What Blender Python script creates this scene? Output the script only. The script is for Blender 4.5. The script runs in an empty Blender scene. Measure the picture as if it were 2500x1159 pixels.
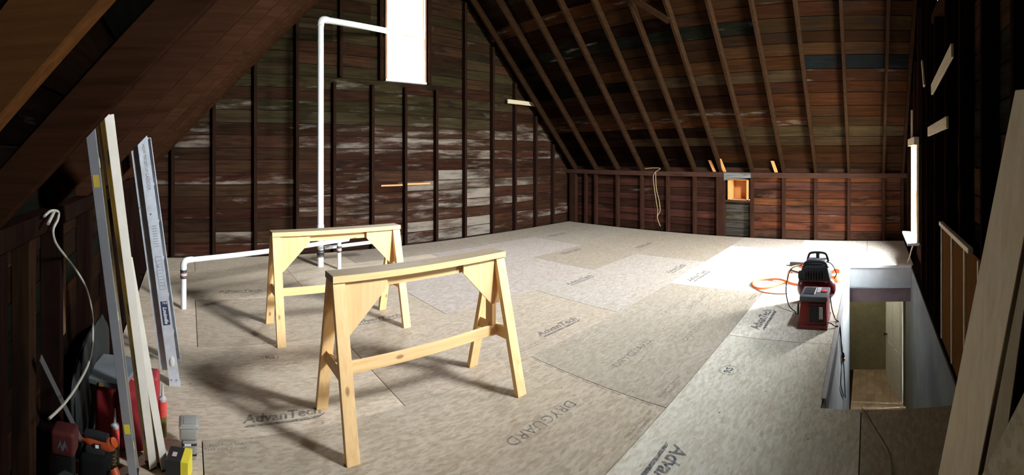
import bpy, bmesh, math, random
from mathutils import Vector, Matrix
random.seed(7)
R = math.radians
sc = bpy.context.scene
C = sc.collection

# ------------------------------------------------------------------ camera (cylindrical panorama)
FPX, CYP, EYE, YAW = 1060.0, 381.0, 1.633, 0.7456
cd = bpy.data.cameras.new('camera'); cam = bpy.data.objects.new('camera', cd); C.objects.link(cam)
cam.location = (0, 0, EYE); cam.rotation_euler = (math.pi/2, 0, -YAW)
cd.type = 'PANO'
for holder in (cd, getattr(cd, 'cycles', None)):
    if holder is None or not hasattr(holder, 'panorama_type'): continue
    holder.panorama_type = 'CENTRAL_CYLINDRICAL'
    holder.central_cylindrical_range_u_min = -1250/FPX
    holder.central_cylindrical_range_u_max = 1250/FPX
    holder.central_cylindrical_range_v_min = -(1159-CYP)/FPX
    holder.central_cylindrical_range_v_max = CYP/FPX
    holder.central_cylindrical_radius = 1.0
cd.clip_start = 0.01; cd.clip_end = 200
sc.camera = cam

# ------------------------------------------------------------------ light: overcast daylight through three windows
SKY = 34.0
w = bpy.data.worlds.new('overcast_sky'); sc.world = w; w.use_nodes = True
nt = w.node_tree; nt.nodes.clear()
wo = nt.nodes.new('ShaderNodeOutputWorld'); bg = nt.nodes.new('ShaderNodeBackground')
tc = nt.nodes.new('ShaderNodeTexCoord'); sx = nt.nodes.new('ShaderNodeSeparateXYZ'); rp = nt.nodes.new('ShaderNodeValToRGB')
mp = nt.nodes.new('ShaderNodeMapRange'); mp.inputs[1].default_value = -1; mp.inputs[2].default_value = 1
nt.links.new(tc.outputs['Generated'], sx.inputs[0]); nt.links.new(sx.outputs[2], mp.inputs[0]); nt.links.new(mp.outputs[0], rp.inputs[0])
e = rp.color_ramp.elements
e[0].position = 0.0; e[0].color = (.20, .21, .17, 1)          # ground far below the windows
e[1].position = 1.0; e[1].color = (.50, .57, .66, 1)
k = rp.color_ramp.elements.new(.485); k.color = (.26, .27, .22, 1)
k = rp.color_ramp.elements.new(.515); k.color = (.30, .32, .29, 1)      # low sky dimmed to weaken flat light through the windows
k = rp.color_ramp.elements.new(.60); k.color = (.45, .47, .46, 1)
k = rp.color_ramp.elements.new(.68); k.color = (.90, .93, .96, 1)
k = rp.color_ramp.elements.new(.75); k.color = (.92, .95, .98, 1)
# the bright side of the sky lies behind the near gable (-Y), as the sawhorse shadows show
mb_ = nt.nodes.new('ShaderNodeMapRange'); mb_.interpolation_type = 'SMOOTHSTEP'
for i_, q_ in enumerate((-1.0, 1.0, 5.2*SKY, .20*SKY)): mb_.inputs[i_+1].default_value = q_
nt.links.new(sx.outputs[1], mb_.inputs[0]); nt.links.new(mb_.outputs[0], bg.inputs[1])
nt.links.new(rp.outputs[0], bg.inputs[0])
nt.links.new(bg.outputs[0], wo.inputs[0])
def portal(loc, rot, sx_, sy_):
    l = bpy.data.lights.new('window_portal', 'AREA'); l.shape = 'RECTANGLE'; l.size = sx_; l.size_y = sy_
    o = bpy.data.objects.new('window_portal', l); C.objects.link(o); o.location = loc; o.rotation_euler = rot
    l.cycles.is_portal = True
portal((3.855, 7.125, 3.86), (-math.pi/2, 0, 0), .80, 1.70)     # far gable window
portal((6.425, -.80, 1.09), (math.pi/2, 0, 0), .76, 1.36)       # low window in the near gable
portal((3.85, -.80, 3.985), (math.pi/2, 0, 0), 1.0, 1.63)       # high window in the near gable
vs = sc.view_settings
vs.view_transform = 'Standard'; vs.look = 'None'; vs.gamma = 1.0; vs.use_curve_mapping = False
vs.exposure = 1.3
sc.cycles.max_bounces = 10; sc.cycles.diffuse_bounces = 6; sc.cycles.use_denoising = True
sc.cycles.caustics_reflective = False; sc.cycles.caustics_refractive = False
sc.cycles.sample_clamp_indirect = 6

# ------------------------------------------------------------------ materials
class NT:
    def __init__(s, name):
        s.m = bpy.data.materials.new(name); s.m.use_nodes = True
        s.t = s.m.node_tree; s.t.nodes.clear()
        s.out = s.n('OutputMaterial'); s.b = s.n('BsdfPrincipled'); s.l(s.b.outputs[0], s.out.inputs[0])
    def n(s, k, **kw):
        x = s.t.nodes.new('ShaderNode'+k)
        for a, v in kw.items(): setattr(x, a, v)
        return x
    def l(s, a, b): s.t.links.new(a, b)
    def val(s, sock, v):
        if hasattr(v, 'links'): s.l(v, sock)
        else: sock.default_value = v
    def math(s, op, a, b=0.0, clamp=False):
        x = s.n('Math', operation=op, use_clamp=clamp); s.val(x.inputs[0], a); s.val(x.inputs[1], b); return x.outputs[0]
    def pos(s, scale, seed=True):
        g = s.n('NewGeometry'); v = g.outputs['Position']
        if seed:
            oi = s.n('ObjectInfo'); m = s.n('VectorMath', operation='SCALE'); m.inputs[0].default_value = (37.1, 19.7, 53.3)
            s.l(oi.outputs['Random'], m.inputs['Scale'])
            a = s.n('VectorMath', operation='ADD'); s.l(v, a.inputs[0]); s.l(m.outputs[0], a.inputs[1]); v = a.outputs[0]
        mm = s.n('VectorMath', operation='MULTIPLY'); s.l(v, mm.inputs[0]); mm.inputs[1].default_value = scale
        return mm.outputs[0]
    def noise(s, vec, scale, detail=3.0, rough=.55, dist=0.0):
        x = s.n('TexNoise'); s.l(vec, x.inputs['Vector']); x.inputs['Scale'].default_value = scale
        x.inputs['Detail'].default_value = detail; x.inputs['Roughness'].default_value = rough; x.inputs['Distortion'].default_value = dist
        return x.outputs[0]
    def rng(s, v, a, b, c=0.0, d=1.0, smooth=False):
        x = s.n('MapRange'); x.clamp = True
        if smooth: x.interpolation_type = 'SMOOTHSTEP'
        s.val(x.inputs[0], v)
        for i, q in enumerate((a, b, c, d)): s.val(x.inputs[i+1], q)
        return x.outputs[0]
    def mix(s, f, a, b, mode='MIX'):
        x = s.n('Mix', data_type='RGBA', blend_type=mode); s.val(x.inputs[0], f); s.val(x.inputs[6], a); s.val(x.inputs[7], b); return x.outputs[2]
    def bump(s, h, strength=.3, dist=.002):
        x = s.n('Bump'); x.inputs['Strength'].default_value = strength; x.inputs['Distance'].default_value = dist
        s.l(h, x.inputs['Height']); s.l(x.outputs[0], s.b.inputs['Normal'])
def c4(*c): return (*c, 1.0)

def old_wood(name, along, wash=(.20, .172, .145)):
    """weathered boards: colour of each board from its object colour, alpha = how much old whitewash is left"""
    s = NT(name); ax = [14.0]*3; ax['xyz'.index(along)] = .9
    p = s.pos(tuple(ax)); oi = s.n('ObjectInfo')
    grain = s.noise(p, 1.6, 5.0, .62, .6)
    ax2 = [5.5]*3; ax2['xyz'.index(along)] = 1.5
    blot = s.noise(s.pos(tuple(ax2)), 1.0, 4.0, .6)
    base = s.mix(s.rng(grain, .3, .75), s.mix(1.0, oi.outputs['Color'], c4(.50, .45, .42), 'MULTIPLY'), s.mix(1.0, oi.outputs['Color'], c4(1.3, 1.25, 1.2), 'MULTIPLY'))
    base = s.mix(s.rng(blot, .50, .70, 0, .8, True), base, c4(.010, .007, .006))
    ax3 = [7.0]*3; ax3['xyz'.index(along)] = 1.1
    wn = s.noise(s.pos(tuple(ax3)), 1.0, 6.0, .66)
    th = s.math('SUBTRACT', .80, s.math('MULTIPLY', oi.outputs['Alpha'], .52))
    wf = s.rng(s.math('SUBTRACT', wn, th), -.12, .14, 0, .85, True)
    base = s.mix(wf, base, c4(*wash))
    s.l(base, s.b.inputs['Base Color']); s.b.inputs['Roughness'].default_value = .85
    s.b.inputs['Specular IOR Level'].default_value = 0.0
    s.bump(grain, .5, .004); return s.m
M = {}
for a in 'xyz': M['old_'+a] = old_wood('weathered_boards_'+a, a)

def frame_wood(name, col, along, dark=.5, rough=.8):
    s = NT(name); ax = [22.0]*3; ax['xyz'.index(along)] = 1.3
    g = s.noise(s.pos(tuple(ax)), 1.4, 5.0, .6, .5)
    b2 = s.noise(s.pos((3, 3, 3)), 1.2, 3.0)
    col2 = tuple(v*dark for v in col)
    base = s.mix(s.rng(g, .3, .72), c4(*col2), c4(*col))
    base = s.mix(s.rng(b2, .5, .75, 0, .6), base, c4(*(v*.45 for v in col)))
    s.l(base, s.b.inputs['Base Color']); s.b.inputs['Roughness'].default_value = rough
    s.b.inputs['Specular IOR Level'].default_value = 0.0
    s.bump(g, .4, .003); return s.m
M['stud'] = frame_wood('old_stud_wood', (.040, .018, .012), 'z')
M['rafter'] = frame_wood('old_rafter_wood', (.031, .0155, .0085), 'x')
M['plate'] = frame_wood('old_plate_wood', (.06, .03, .022), 'y')
M['stud_far'] = frame_wood('gable_stud_wood', (.026, .013, .009), 'z')
M['stud_dark'] = frame_wood('dark_stud_wood', (.016, .008, .006), 'z')
M['rafter_lit'] = frame_wood('orange_lit_rafter', (.20, .085, .028), 'x')  # nearest left rafter: warm light on it put into the wood colour
M['rafter_dark'] = frame_wood('warm_rafter_wood', (.040, .017, .009), 'x')
M['dark_deck'] = frame_wood('dark_backing', (.03, .02, .015), 'x')

def pine(name, col, along, knots=True):
    s = NT(name); ax = [26.0]*3; ax['xyz'.index(along)] = 1.4
    g = s.noise(s.pos(tuple(ax)), 1.2, 4.0, .55, .8)
    base = s.mix(s.rng(g, .30, .72), c4(*(v*f for v, f in zip(col, (.86, .78, .66)))), c4(*col))
    if knots:
        kx = [9.0]*3; kx['xyz'.index(along)] = 4.2
        vo = s.n('TexVoronoi'); s.l(s.pos(tuple(kx)), vo.inputs['Vector']); vo.inputs['Scale'].default_value = 1.0
        base = s.mix(s.rng(vo.outputs['Distance'], .06, .16, .75, 0, True), base, c4(.24, .10, .03))
    s.l(base, s.b.inputs['Base Color']); s.b.inputs['Roughness'].default_value = .55
    s.b.inputs['Specular IOR Level'].default_value = .35
    s.bump(g, .2, .001); return s.m
for a in 'xyz': M['pine_'+a] = pine('new_pine_'+a, (.86, .60, .31), a)
M['pine_top'] = pine('worn_pine_top', (.27, .215, .145), 'x')
M['ply'] = pine('gusset_plywood', (.84, .58, .31), 'z', False)
M['pale'] = pine('pale_new_lumber', (.62, .55, .42), 'x', False)
M['niche'] = pine('orange_new_wood', (.62, .29, .10), 'y', False)
M['hardboard'] = pine('brown_hardboard', (.13, .062, .022), 'z', False)
for nm_ in ('hardboard',):
    b_ = [n for n in M[nm_].node_tree.nodes if n.type == 'BSDF_PRINCIPLED'][0]; b_.inputs['Roughness'].default_value = 1.0; b_.inputs['Specular IOR Level'].default_value = 0.0
M['lvl'] = pine('leaning_plank_wood', (.92, .84, .66), 'z', False)

def osb():
    s = NT('oriented_strand_sheet'); oi = s.n('ObjectInfo')
    p = s.pos((1, 1, 1)); flakes = []
    warp = s.n('TexNoise'); s.l(p, warp.inputs['Vector']); warp.inputs['Scale'].default_value = 7.0; warp.inputs['Detail'].default_value = 2.0
    for ang, sc_ in ((.12, 24.0), (-.45, 34.0), (.6, 29.0)):
        mpn = s.n('Mapping'); s.l(s.mix(.03, p, warp.outputs[1]), mpn.inputs[0]); mpn.inputs['Rotation'].default_value = (0, 0, ang); mpn.inputs['Scale'].default_value = (.8, 2.2, 1)
        v = s.n('TexVoronoi'); s.l(mpn.outputs[0], v.inputs['Vector']); v.inputs['Scale'].default_value = sc_
        sep = s.n('SeparateColor'); s.l(v.outputs['Color'], sep.inputs[0]); flakes.append(sep)
    f = s.math('ADD', s.math('MULTIPLY', flakes[0].outputs[0], .42), s.math('ADD', s.math('MULTIPLY', flakes[1].outputs[1], .33), s.math('MULTIPLY', flakes[2].outputs[2], .25)))
    fine = s.noise(p, 90.0, 3.0)
    big = s.noise(p, 2.2, 3.0)
    lo = s.mix(1.0, oi.outputs['Color'], c4(.82, .77, .68), 'MULTIPLY'); hi = s.mix(1.0, oi.outputs['Color'], c4(1.10, 1.09, 1.08), 'MULTIPLY')
    base = s.mix(s.rng(f, .25, .75), lo, hi)
    base = s.mix(s.rng(flakes[1].outputs[0], .90, .97, 0, .5), base, s.mix(1.0, oi.outputs['Color'], c4(.62, .50, .40), 'MULTIPLY'))
    base = s.mix(s.rng(big, .42, .68, 0, .38), base, s.mix(1.0, oi.outputs['Color'], c4(.87, .85, .79), 'MULTIPLY'))
    base = s.mix(s.rng(fine, .62, .75, 0, .35), base, s.mix(1.0, oi.outputs['Color'], c4(.55, .48, .40), 'MULTIPLY'))
    sp = s.n('TexVoronoi'); s.l(p, sp.inputs['Vector']); sp.inputs['Scale'].default_value = 6.5
    sps = s.n('SeparateColor'); s.l(sp.outputs['Color'], sps.inputs[0])
    spot = s.math('MULTIPLY', s.rng(sp.outputs['Distance'], .03, .085, 1, 0, True), s.rng(sps.outputs[0], .45, .55))
    base = s.mix(s.math('MULTIPLY', spot, .62), base, c4(.10, .085, .07))
    s.l(base, s.b.inputs['Base Color']); s.b.inputs['Roughness'].default_value = .62
    s.b.inputs['Specular IOR Level'].default_value = .3
    s.bump(f, .12, .001); return s.m
M['osb'] = osb()

def ink():
    s = NT('faded_print_ink'); p = s.pos((1, 1, 1), False)
    s.b.inputs['Base Color'].default_value = c4(.085, .09, .11); s.b.inputs['Roughness'].default_value = .7
    tr = s.n('BsdfTransparent'); mx = s.n('MixShader'); oi = s.n('ObjectInfo')
    nz = s.rng(s.noise(p, 30.0, 5.0, .75), .36, .64, .12, .85)
    s.l(s.math('MULTIPLY', nz, oi.outputs['Alpha']), mx.inputs[0])
    s.l(tr.outputs[0], mx.inputs[1]); s.l(s.b.outputs[0], mx.inputs[2]); s.l(mx.outputs[0], s.out.inputs[0]); return s.m
M['ink'] = ink()

def plain(name, col, rough=.5, metal=0.0, var=.12, scale=9.0, spec=.4, bumpy=0.0):
    s = NT(name); p = s.pos((1, 1, 1)); n = s.noise(p, scale, 4.0, .6)
    base = s.mix(s.rng(n, .3, .72), c4(*(v*(1-var*2) for v in col)), c4(*(min(1, v*(1+var*.5)) for v in col)))
    s.l(base, s.b.inputs['Base Color']); s.b.inputs['Metallic'].default_value = metal
    s.l(s.rng(n, .3, .7, max(0, rough-.07), min(1, rough+.07)), s.b.inputs['Roughness'])
    s.b.inputs['Specular IOR Level'].default_value = spec
    if bumpy: s.bump(n, bumpy, .01)
    return s.m
M['pvc'] = plain('white_pvc', (.80, .82, .86), .35, var=.04)
M['rubber'] = plain('black_rubber', (.025, .022, .022), .6)
M['steelband'] = plain('clamp_steel', (.35, .33, .33), .35, .9)
M['pinklabel'] = plain('pink_label', (.75, .5, .52), .6)
M['alu'] = plain('ladder_aluminium', (.62, .66, .72), .42, .35, .10, 16)
M['alu_dark'] = plain('dirty_aluminium', (.30, .31, .33), .5, .4, .2, 20)
M['level_grey'] = plain('level_grey_metal', (.34, .35, .38), .4, .3, .06)
M['level_white'] = plain('level_cream_metal', (.72, .69, .62), .38, .1, .05)
M['yellow'] = plain('level_yellow_paint', (.62, .45, .08), .45, var=.1)
M['bright_yellow'] = plain('yellow_label', (.85, .72, .05), .5, var=.04)
M['black'] = plain('black_plastic', (.022, .023, .025), .45)
M['grey_plastic'] = plain('grey_plastic', (.10, .105, .12), .5)
M['light_grey'] = plain('light_grey_plastic', (.48, .48, .50), .5)
M['red'] = plain('red_paint', (.15, .010, .014), .28, var=.1, spec=.6)
M['red_plastic'] = plain('red_plastic', (.20, .016, .014), .45, var=.1)
M['red_can'] = plain('red_moulded_plastic', (.36, .032, .04), .5, var=.12)
M['orange_hose'] = plain('orange_hose', (.85, .20, .06), .4, var=.05)
M['orange'] = plain('orange_plastic', (.42, .07, .018), .45, var=.08)
M['dark_steel'] = plain('dark_steel', (.06, .065, .065), .6)
M['red_shaded'] = plain('shaded_red_plastic', (.07, .008, .007), .7)  # red with the corner's shade in its colour
M['shade_black'] = plain('shaded_black_plastic', (.007, .007, .007), .8, spec=.1)  # black plastic darkened for the shade in the left corner
M['slate'] = plain('grey_slab', (.16, .18, .19), .6, var=.12)
M['green_cloth'] = plain('dark_green_fabric', (.022, .034, .028), .9, var=.2, bumpy=.4)
M['teal_cloth'] = plain('dark_slate_plastic_sheet', (.010, .014, .014), .7, var=.2, bumpy=.3)
M['cable'] = plain('white_cable', (.42, .40, .34), .5)
M['bcable'] = plain('tan_cable', (.30, .22, .10), .6)
M['plaster'] = plain('grey_white_plaster', (.50, .52, .52), .7, var=.12, scale=3)
M['plaster_old'] = plain('stained_plaster', (.15, .15, .135), .8, var=.2, scale=2.5)
M['mauve'] = plain('mauve_paint', (.20, .13, .13), .7)
M['olive'] = plain('olive_paint', (.22, .20, .12), .7)
M['door'] = plain('white_door_paint', (.60, .60, .52), .55, var=.06)
M['hall_floor'] = plain('hall_floor_boards', (.45, .33, .22), .5, var=.2, scale=4)
M['white_paint'] = plain('white_window_paint', (.80, .80, .78), .5, var=.05)
M['red_wood'] = plain('red_brown_window_jamb', (.42, .20, .12), .6, var=.15)
M['navy'] = plain('navy_label', (.03, .04, .08), .5)
M['white'] = plain('white_ink', (.85, .85, .85), .5, var=.02)
M['greyink'] = plain('grey_ink', (.20, .21, .23), .6)
M['nozzle'] = plain('clear_nozzle', (.55, .57, .58), .3)
M['tube_yellow'] = plain('brown_yellow_tube', (.20, .14, .03), .4)
M['coral'] = plain('coral_red_cap', (.75, .09, .07), .45)
M['gunk'] = plain('dried_white_putty', (.70, .69, .66), .8, bumpy=.5)
def clear(name, col, f):
    s = NT(name); s.b.inputs['Base Color'].default_value = c4(*col); s.b.inputs['Roughness'].default_value = .12
    tr = s.n('BsdfTransparent'); mx = s.n('MixShader'); mx.inputs[0].default_value = f
    s.l(tr.outputs[0], mx.inputs[1]); s.l(s.b.outputs[0], mx.inputs[2]); s.l(mx.outputs[0], s.out.inputs[0]); return s.m
M['glass'] = clear('window_glass', (.85, .9, .92), .05)
M['tub'] = clear('clear_plastic_tub', (.45, .45, .42), .62)
M['vial'] = plain('vial_green', (.5, .6, .2), .2)
s_ = NT('neon_indicator'); s_.b.inputs['Emission Color'].default_value = c4(1, .18, .03); s_.b.inputs['Emission Strength'].default_value = 3.0
s_.b.inputs['Base Color'].default_value = c4(.8, .2, .1); M['neon'] = s_.m

# ------------------------------------------------------------------ mesh helpers
class MB:
    def __init__(s): s.v = []; s.f = []
    def add(s, vs, fs):
        o = len(s.v); s.v += [tuple(p) for p in vs]; s.f += [tuple(i+o for i in q) for q in fs]; return s
    def box(s, lo, hi, mat=None):
        (a, b, c), (d, e_, f) = lo, hi
        vs = [Vector(p) for p in ((a, b, c), (d, b, c), (d, e_, c), (a, e_, c), (a, b, f), (d, b, f), (d, e_, f), (a, e_, f))]
        if mat is not None: vs = [mat @ p for p in vs]
        return s.add(vs, [(3, 2, 1, 0), (4, 5, 6, 7), (0, 1, 5, 4), (1, 2, 6, 5), (2, 3, 7, 6), (3, 0, 4, 7)])
    def hexa(s, b4, t4):
        return s.add(list(b4)+list(t4), [(3, 2, 1, 0), (4, 5, 6, 7), (0, 1, 5, 4), (1, 2, 6, 5), (2, 3, 7, 6), (3, 0, 4, 7)])
    def prism(s, poly, off):
        n = len(poly); off = Vector(off); a = [Vector(p) for p in poly]; b = [p+off for p in a]
        return s.add(a+b, [tuple(range(n-1, -1, -1)), tuple(range(n, 2*n))]+[(i, (i+1) % n, n+(i+1) % n, n+i) for i in range(n)])
    def tube(s, pts, r, n=8, closed=False):
        pts = [Vector(p) for p in pts]; rr = r if isinstance(r, (list, tuple)) else [r]*len(pts)
        rings = []; up = None
        for i, p in enumerate(pts):
            a = pts[i-1] if (i or closed) else p; b = pts[(i+1) % len(pts)] if (i < len(pts)-1 or closed) else p
            t = (b-a).normalized()
            if up is None: up = Vector((0, 0, 1)) if abs(t.z) < .9 else Vector((1, 0, 0))
            u = (up-t*up.dot(t)).normalized(); up = u; v = t.cross(u)
            rings.append([p+(u*math.cos(2*math.pi*k/n)+v*math.sin(2*math.pi*k/n))*rr[i] for k in range(n)])
        vs = [q for g in rings for q in g]; m = len(rings); fs = []
        for i in range(m if closed else m-1):
            j = (i+1) % m
            for k in range(n): fs.append((i*n+k, i*n+(k+1) % n, j*n+(k+1) % n, j*n+k))
        if not closed: fs += [tuple(range(n-1, -1, -1)), tuple((m-1)*n+k for k in range(n))]
        return s.add(vs, fs)
    def lathe(s, base, axis, prof, n=20):
        base = Vector(base); t = Vector(axis).normalized(); u = t.orthogonal().normalized(); v = t.cross(u)
        vs = []; m = len(prof)
        for h, r in prof: vs += [base+t*h+(u*math.cos(2*math.pi*k/n)+v*math.sin(2*math.pi*k/n))*r for k in range(n)]
        fs = [(i*n+k, i*n+(k+1) % n, (i+1)*n+(k+1) % n, (i+1)*n+k) for i in range(m-1) for k in range(n)]
        fs += [tuple(range(n-1, -1, -1)), tuple((m-1)*n+k for k in range(n))]
        return s.add(vs, fs)
ORIG = {}
def put(o, parent):
    C.objects.link(o)
    if parent is not None: o.parent = parent
def obj(name, mb, mat, parent=None, bev=0.0, seg=2, smooth=False, at=None, color=None):
    """mb in world coordinates; a child is stored relative to its thing's origin"""
    org = Vector(at) if at is not None else (ORIG[parent] if parent is not None else Vector((0, 0, 0)))
    me = bpy.data.meshes.new(name); me.from_pydata([Vector(p)-org for p in mb.v], [], mb.f)
    bm = bmesh.new(); bm.from_mesh(me); bmesh.ops.recalc_face_normals(bm, faces=bm.faces)
    if bev: bmesh.ops.bevel(bm, geom=[e_ for e_ in bm.edges if len(e_.link_faces) == 2 and e_.calc_face_angle(0) > .5], offset=bev, segments=seg, profile=.6, affect='EDGES', clamp_overlap=True)
    if smooth:
        for f in bm.faces: f.smooth = True
        for e_ in bm.edges:
            if len(e_.link_faces) == 2 and e_.calc_face_angle(0) > R(40): e_.smooth = False
    bm.to_mesh(me); bm.free(); me.materials.append(M[mat])
    o = bpy.data.objects.new(name, me); put(o, parent)
    if parent is None: o.location = org
    ORIG[o] = org
    if color is not None: o.color = color
    return o
def tag(o, label=None, cat=None, group=None, kind=None):
    for k_, v_ in (('label', label), ('category', cat), ('group', group), ('kind', kind)):
        if v_: o[k_] = v_
    return o
def thing(name, loc, label, cat, group=None):
    o = bpy.data.objects.new(name, None); C.objects.link(o); o.location = loc; o.empty_display_size = .1
    ORIG[o] = Vector(loc); return tag(o, label, cat, group)
def box(name, lo, hi, mat, parent=None, bev=0.0, color=None, at=None):
    lo, hi = [min(a, b) for a, b in zip(lo, hi)], [max(a, b) for a, b in zip(lo, hi)]
    return obj(name, MB().box(lo, hi), mat, parent, bev, color=color, at=at)
def struct(o): o['kind'] = 'structure'; return o
def text_mesh(name, txt, loc, size, mat, parent, rot=(0, 0, 0), width=None, shear=0.0, bold=0.0, color=None, align='CENTER'):
    cu = bpy.data.curves.new(name, 'FONT'); cu.body = txt; cu.size = size; cu.shear = shear; cu.offset = bold; cu.align_x = align; cu.align_y = 'CENTER'
    cu.resolution_u = 3; cu.extrude = 0.0004
    o = bpy.data.objects.new(name, cu); C.objects.link(o)
    me = bpy.data.meshes.new_from_object(o); C.objects.unlink(o); bpy.data.objects.remove(o)
    if width:
        xs = [v.co.x for v in me.vertices]; f = width/(max(xs)-min(xs))
        for v in me.vertices: v.co.x *= f
    from mathutils import Euler
    m = Matrix.Translation(Vector(loc)-ORIG[parent]) @ (rot if isinstance(rot, Matrix) else Euler(rot).to_matrix().to_4x4())
    me.transform(m); me.materials.clear(); me.materials.append(M[mat])
    t = bpy.data.objects.new(name, me); put(t, parent); ORIG[t] = ORIG[parent]
    if color: t.color = color
    return t
def spline(pts, n=6, closed=False):
    P = [Vector(p) for p in pts]; out = []; m = len(P)
    for i in range(m if closed else m-1):
        p0 = P[i-1] if (i or closed) else P[0]; p1 = P[i]; p2 = P[(i+1) % m]; p3 = P[(i+2) % m] if (i+2 < m or closed) else P[-1]
        for k_ in range(n):
            t = k_/n; out.append(.5*((2*p1)+(p2-p0)*t+(2*p0-5*p1+4*p2-p3)*t*t+(3*p1-p0-3*p2+p3)*t**3))
    if not closed: out.append(P[-1])
    return out
def jit(c, a=.18, k=1.0): 
    f = (1+random.uniform(-a, a))*k; return tuple(max(0, v*f*(1+random.uniform(-.06, .06))) for v in c)

# ------------------------------------------------------------------ the shell
XB, YA, XD, YC = 8.368, 6.979, -.60, -.65          # faces of the studs
DX0, DX1, DY0, DY1 = XD-.10, XB+.10, YC-.11, YA+.10 # faces of the boards
SL, SR = 1.0235, 1.06                               # roof pitches
def zl(x): return 2.021+SL*x                        # underside of the left rafters
def zr(x): return 1.30+SR*(8.37-x)                  # underside of the right rafters
LIFT = .20                                          # rafter depth measured upright
RX = (1.30+SR*8.37-2.021)/(SL+SR); RZ = zl(RX)
def xl(z): return max(DX0, (z-LIFT-2.021)/SL)       # board face limits on the gables
def xr(z): return min(DX1, (1.30+LIFT+SR*8.37-z)/SR)

# ---- floor
HX0, HX1, HY0, HY1 = 2.80, 6.47, -.62, .32          # stair opening
fm = MB()
fm.box((DX0-.1, HY1, -.31), (DX1+.1, DY1+.1, -.021)).box((DX0-.1, DY0-.1, -.31), (HX0, HY1, -.021))
fm.box((HX1, DY0-.1, -.31), (DX1+.1, HY1, -.021)).box((HX0, DY0-.1, -.31), (HX1, HY0, -.021))
floor = struct(obj('floor', fm, 'dark_deck'))
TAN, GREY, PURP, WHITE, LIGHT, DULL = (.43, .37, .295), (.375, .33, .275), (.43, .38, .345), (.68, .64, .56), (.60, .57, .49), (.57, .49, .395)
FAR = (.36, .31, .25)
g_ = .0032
panels = []
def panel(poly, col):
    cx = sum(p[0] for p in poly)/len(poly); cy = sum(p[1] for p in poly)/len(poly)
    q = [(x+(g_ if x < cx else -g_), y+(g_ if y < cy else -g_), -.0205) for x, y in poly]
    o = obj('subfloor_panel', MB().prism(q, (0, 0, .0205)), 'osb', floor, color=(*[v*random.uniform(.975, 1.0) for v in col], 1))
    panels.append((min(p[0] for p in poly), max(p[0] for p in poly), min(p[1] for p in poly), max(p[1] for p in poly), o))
YD = 1.278; ST = 1.2192
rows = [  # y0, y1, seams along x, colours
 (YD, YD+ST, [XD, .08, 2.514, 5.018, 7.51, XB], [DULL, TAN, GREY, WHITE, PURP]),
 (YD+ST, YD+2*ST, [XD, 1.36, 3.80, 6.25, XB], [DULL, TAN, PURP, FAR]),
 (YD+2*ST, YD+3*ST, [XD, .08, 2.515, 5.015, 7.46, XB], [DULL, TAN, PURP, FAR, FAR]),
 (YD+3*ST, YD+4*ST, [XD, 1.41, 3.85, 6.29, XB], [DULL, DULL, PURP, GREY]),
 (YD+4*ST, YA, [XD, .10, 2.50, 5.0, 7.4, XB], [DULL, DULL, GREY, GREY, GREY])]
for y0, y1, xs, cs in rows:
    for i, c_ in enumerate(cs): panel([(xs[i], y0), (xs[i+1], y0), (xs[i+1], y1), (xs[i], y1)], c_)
y0, y1 = YD-ST, YD
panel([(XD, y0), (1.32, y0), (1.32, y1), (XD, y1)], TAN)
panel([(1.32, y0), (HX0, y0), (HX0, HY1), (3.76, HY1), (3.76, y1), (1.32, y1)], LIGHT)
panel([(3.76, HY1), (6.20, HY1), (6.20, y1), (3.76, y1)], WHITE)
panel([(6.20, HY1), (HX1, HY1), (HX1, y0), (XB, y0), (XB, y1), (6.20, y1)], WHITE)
panel([(XD, YC), (.3, YC), (.3, y0), (XD, y0)], TAN); panel([(.3, YC), (HX0, YC), (HX0, y0), (.3, y0)], (.33, .29, .21))  # second sheet tinted darker for the shade along the near gable
panel([(HX1, YC), (XB, YC), (XB, y0), (HX1, y0)], WHITE)
def panel_at(x, y):
    for a, b, c_, d, o in panels:
        if a <= x <= b and c_ <= y <= d: return o
    return floor

# ---- walls: a backing skin, then every board and stud
def rect_skin(name, axis, v0, v1, span, zs, hole=None):
    """slab across an axis with one rectangular hole"""
    mb = MB(); a0, a1 = span; z0, z1 = zs
    def bb(p, q, r_, t):
        if axis == 'y': mb.box((p, v0, r_), (q, v1, t))
        else: mb.box((v0, p, r_), (v1, q, t))
    if hole is None: bb(a0, a1, z0, z1)
    else:
        h0, h1, k0, k1 = hole
        bb(a0, h0, z0, z1); bb(h1, a1, z0, z1); bb(h0, h1, z0, k0); bb(h0, h1, k1, z1)
    return mb
def skin_holes(name, v0, v1, span, zs, holes):
    mb = MB(); cuts = sorted({span[0], span[1], *[h[0] for h in holes], *[h[1] for h in holes]})
    for a, b in zip(cuts, cuts[1:]):
        hs = sorted([(h[2], h[3]) for h in holes if h[0] < (a+b)/2 < h[1]]); z = zs[0]
        for k0, k1 in hs: mb.box((a, v0, z), (b, v1, k0)); z = k1
        mb.box((a, v0, z), (b, v1, zs[1]))
    return mb
WA = (3.455, 4.255, 3.02, 4.70)                      # far gable window opening
WC = (6.05, 6.80, .42, 1.76)                         # low window in the near gable
WCH = (3.35, 4.35, 3.17, 4.80)                     # high window in the near gable
wall_far = struct(obj('wall_far', rect_skin('', 'y', DY1+.022, DY1+.06, (-1.2, 9.0), (-.3, RZ+.5), WA), 'dark_deck'))
wall_near = struct(obj('wall_near', skin_holes('', DY0-.06, DY0-.022, (-1.2, 9.0), (-.3, RZ+.5), [WC, WCH]), 'dark_deck'))
NICHE = (2.42, 2.86, .74, 1.16)
wall_right = struct(obj('wall_right', rect_skin('', 'x', DX1+.022, DX1+.06, (DY0-.1, DY1+.1), (-.3, 1.6), NICHE), 'dark_deck'))
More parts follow.
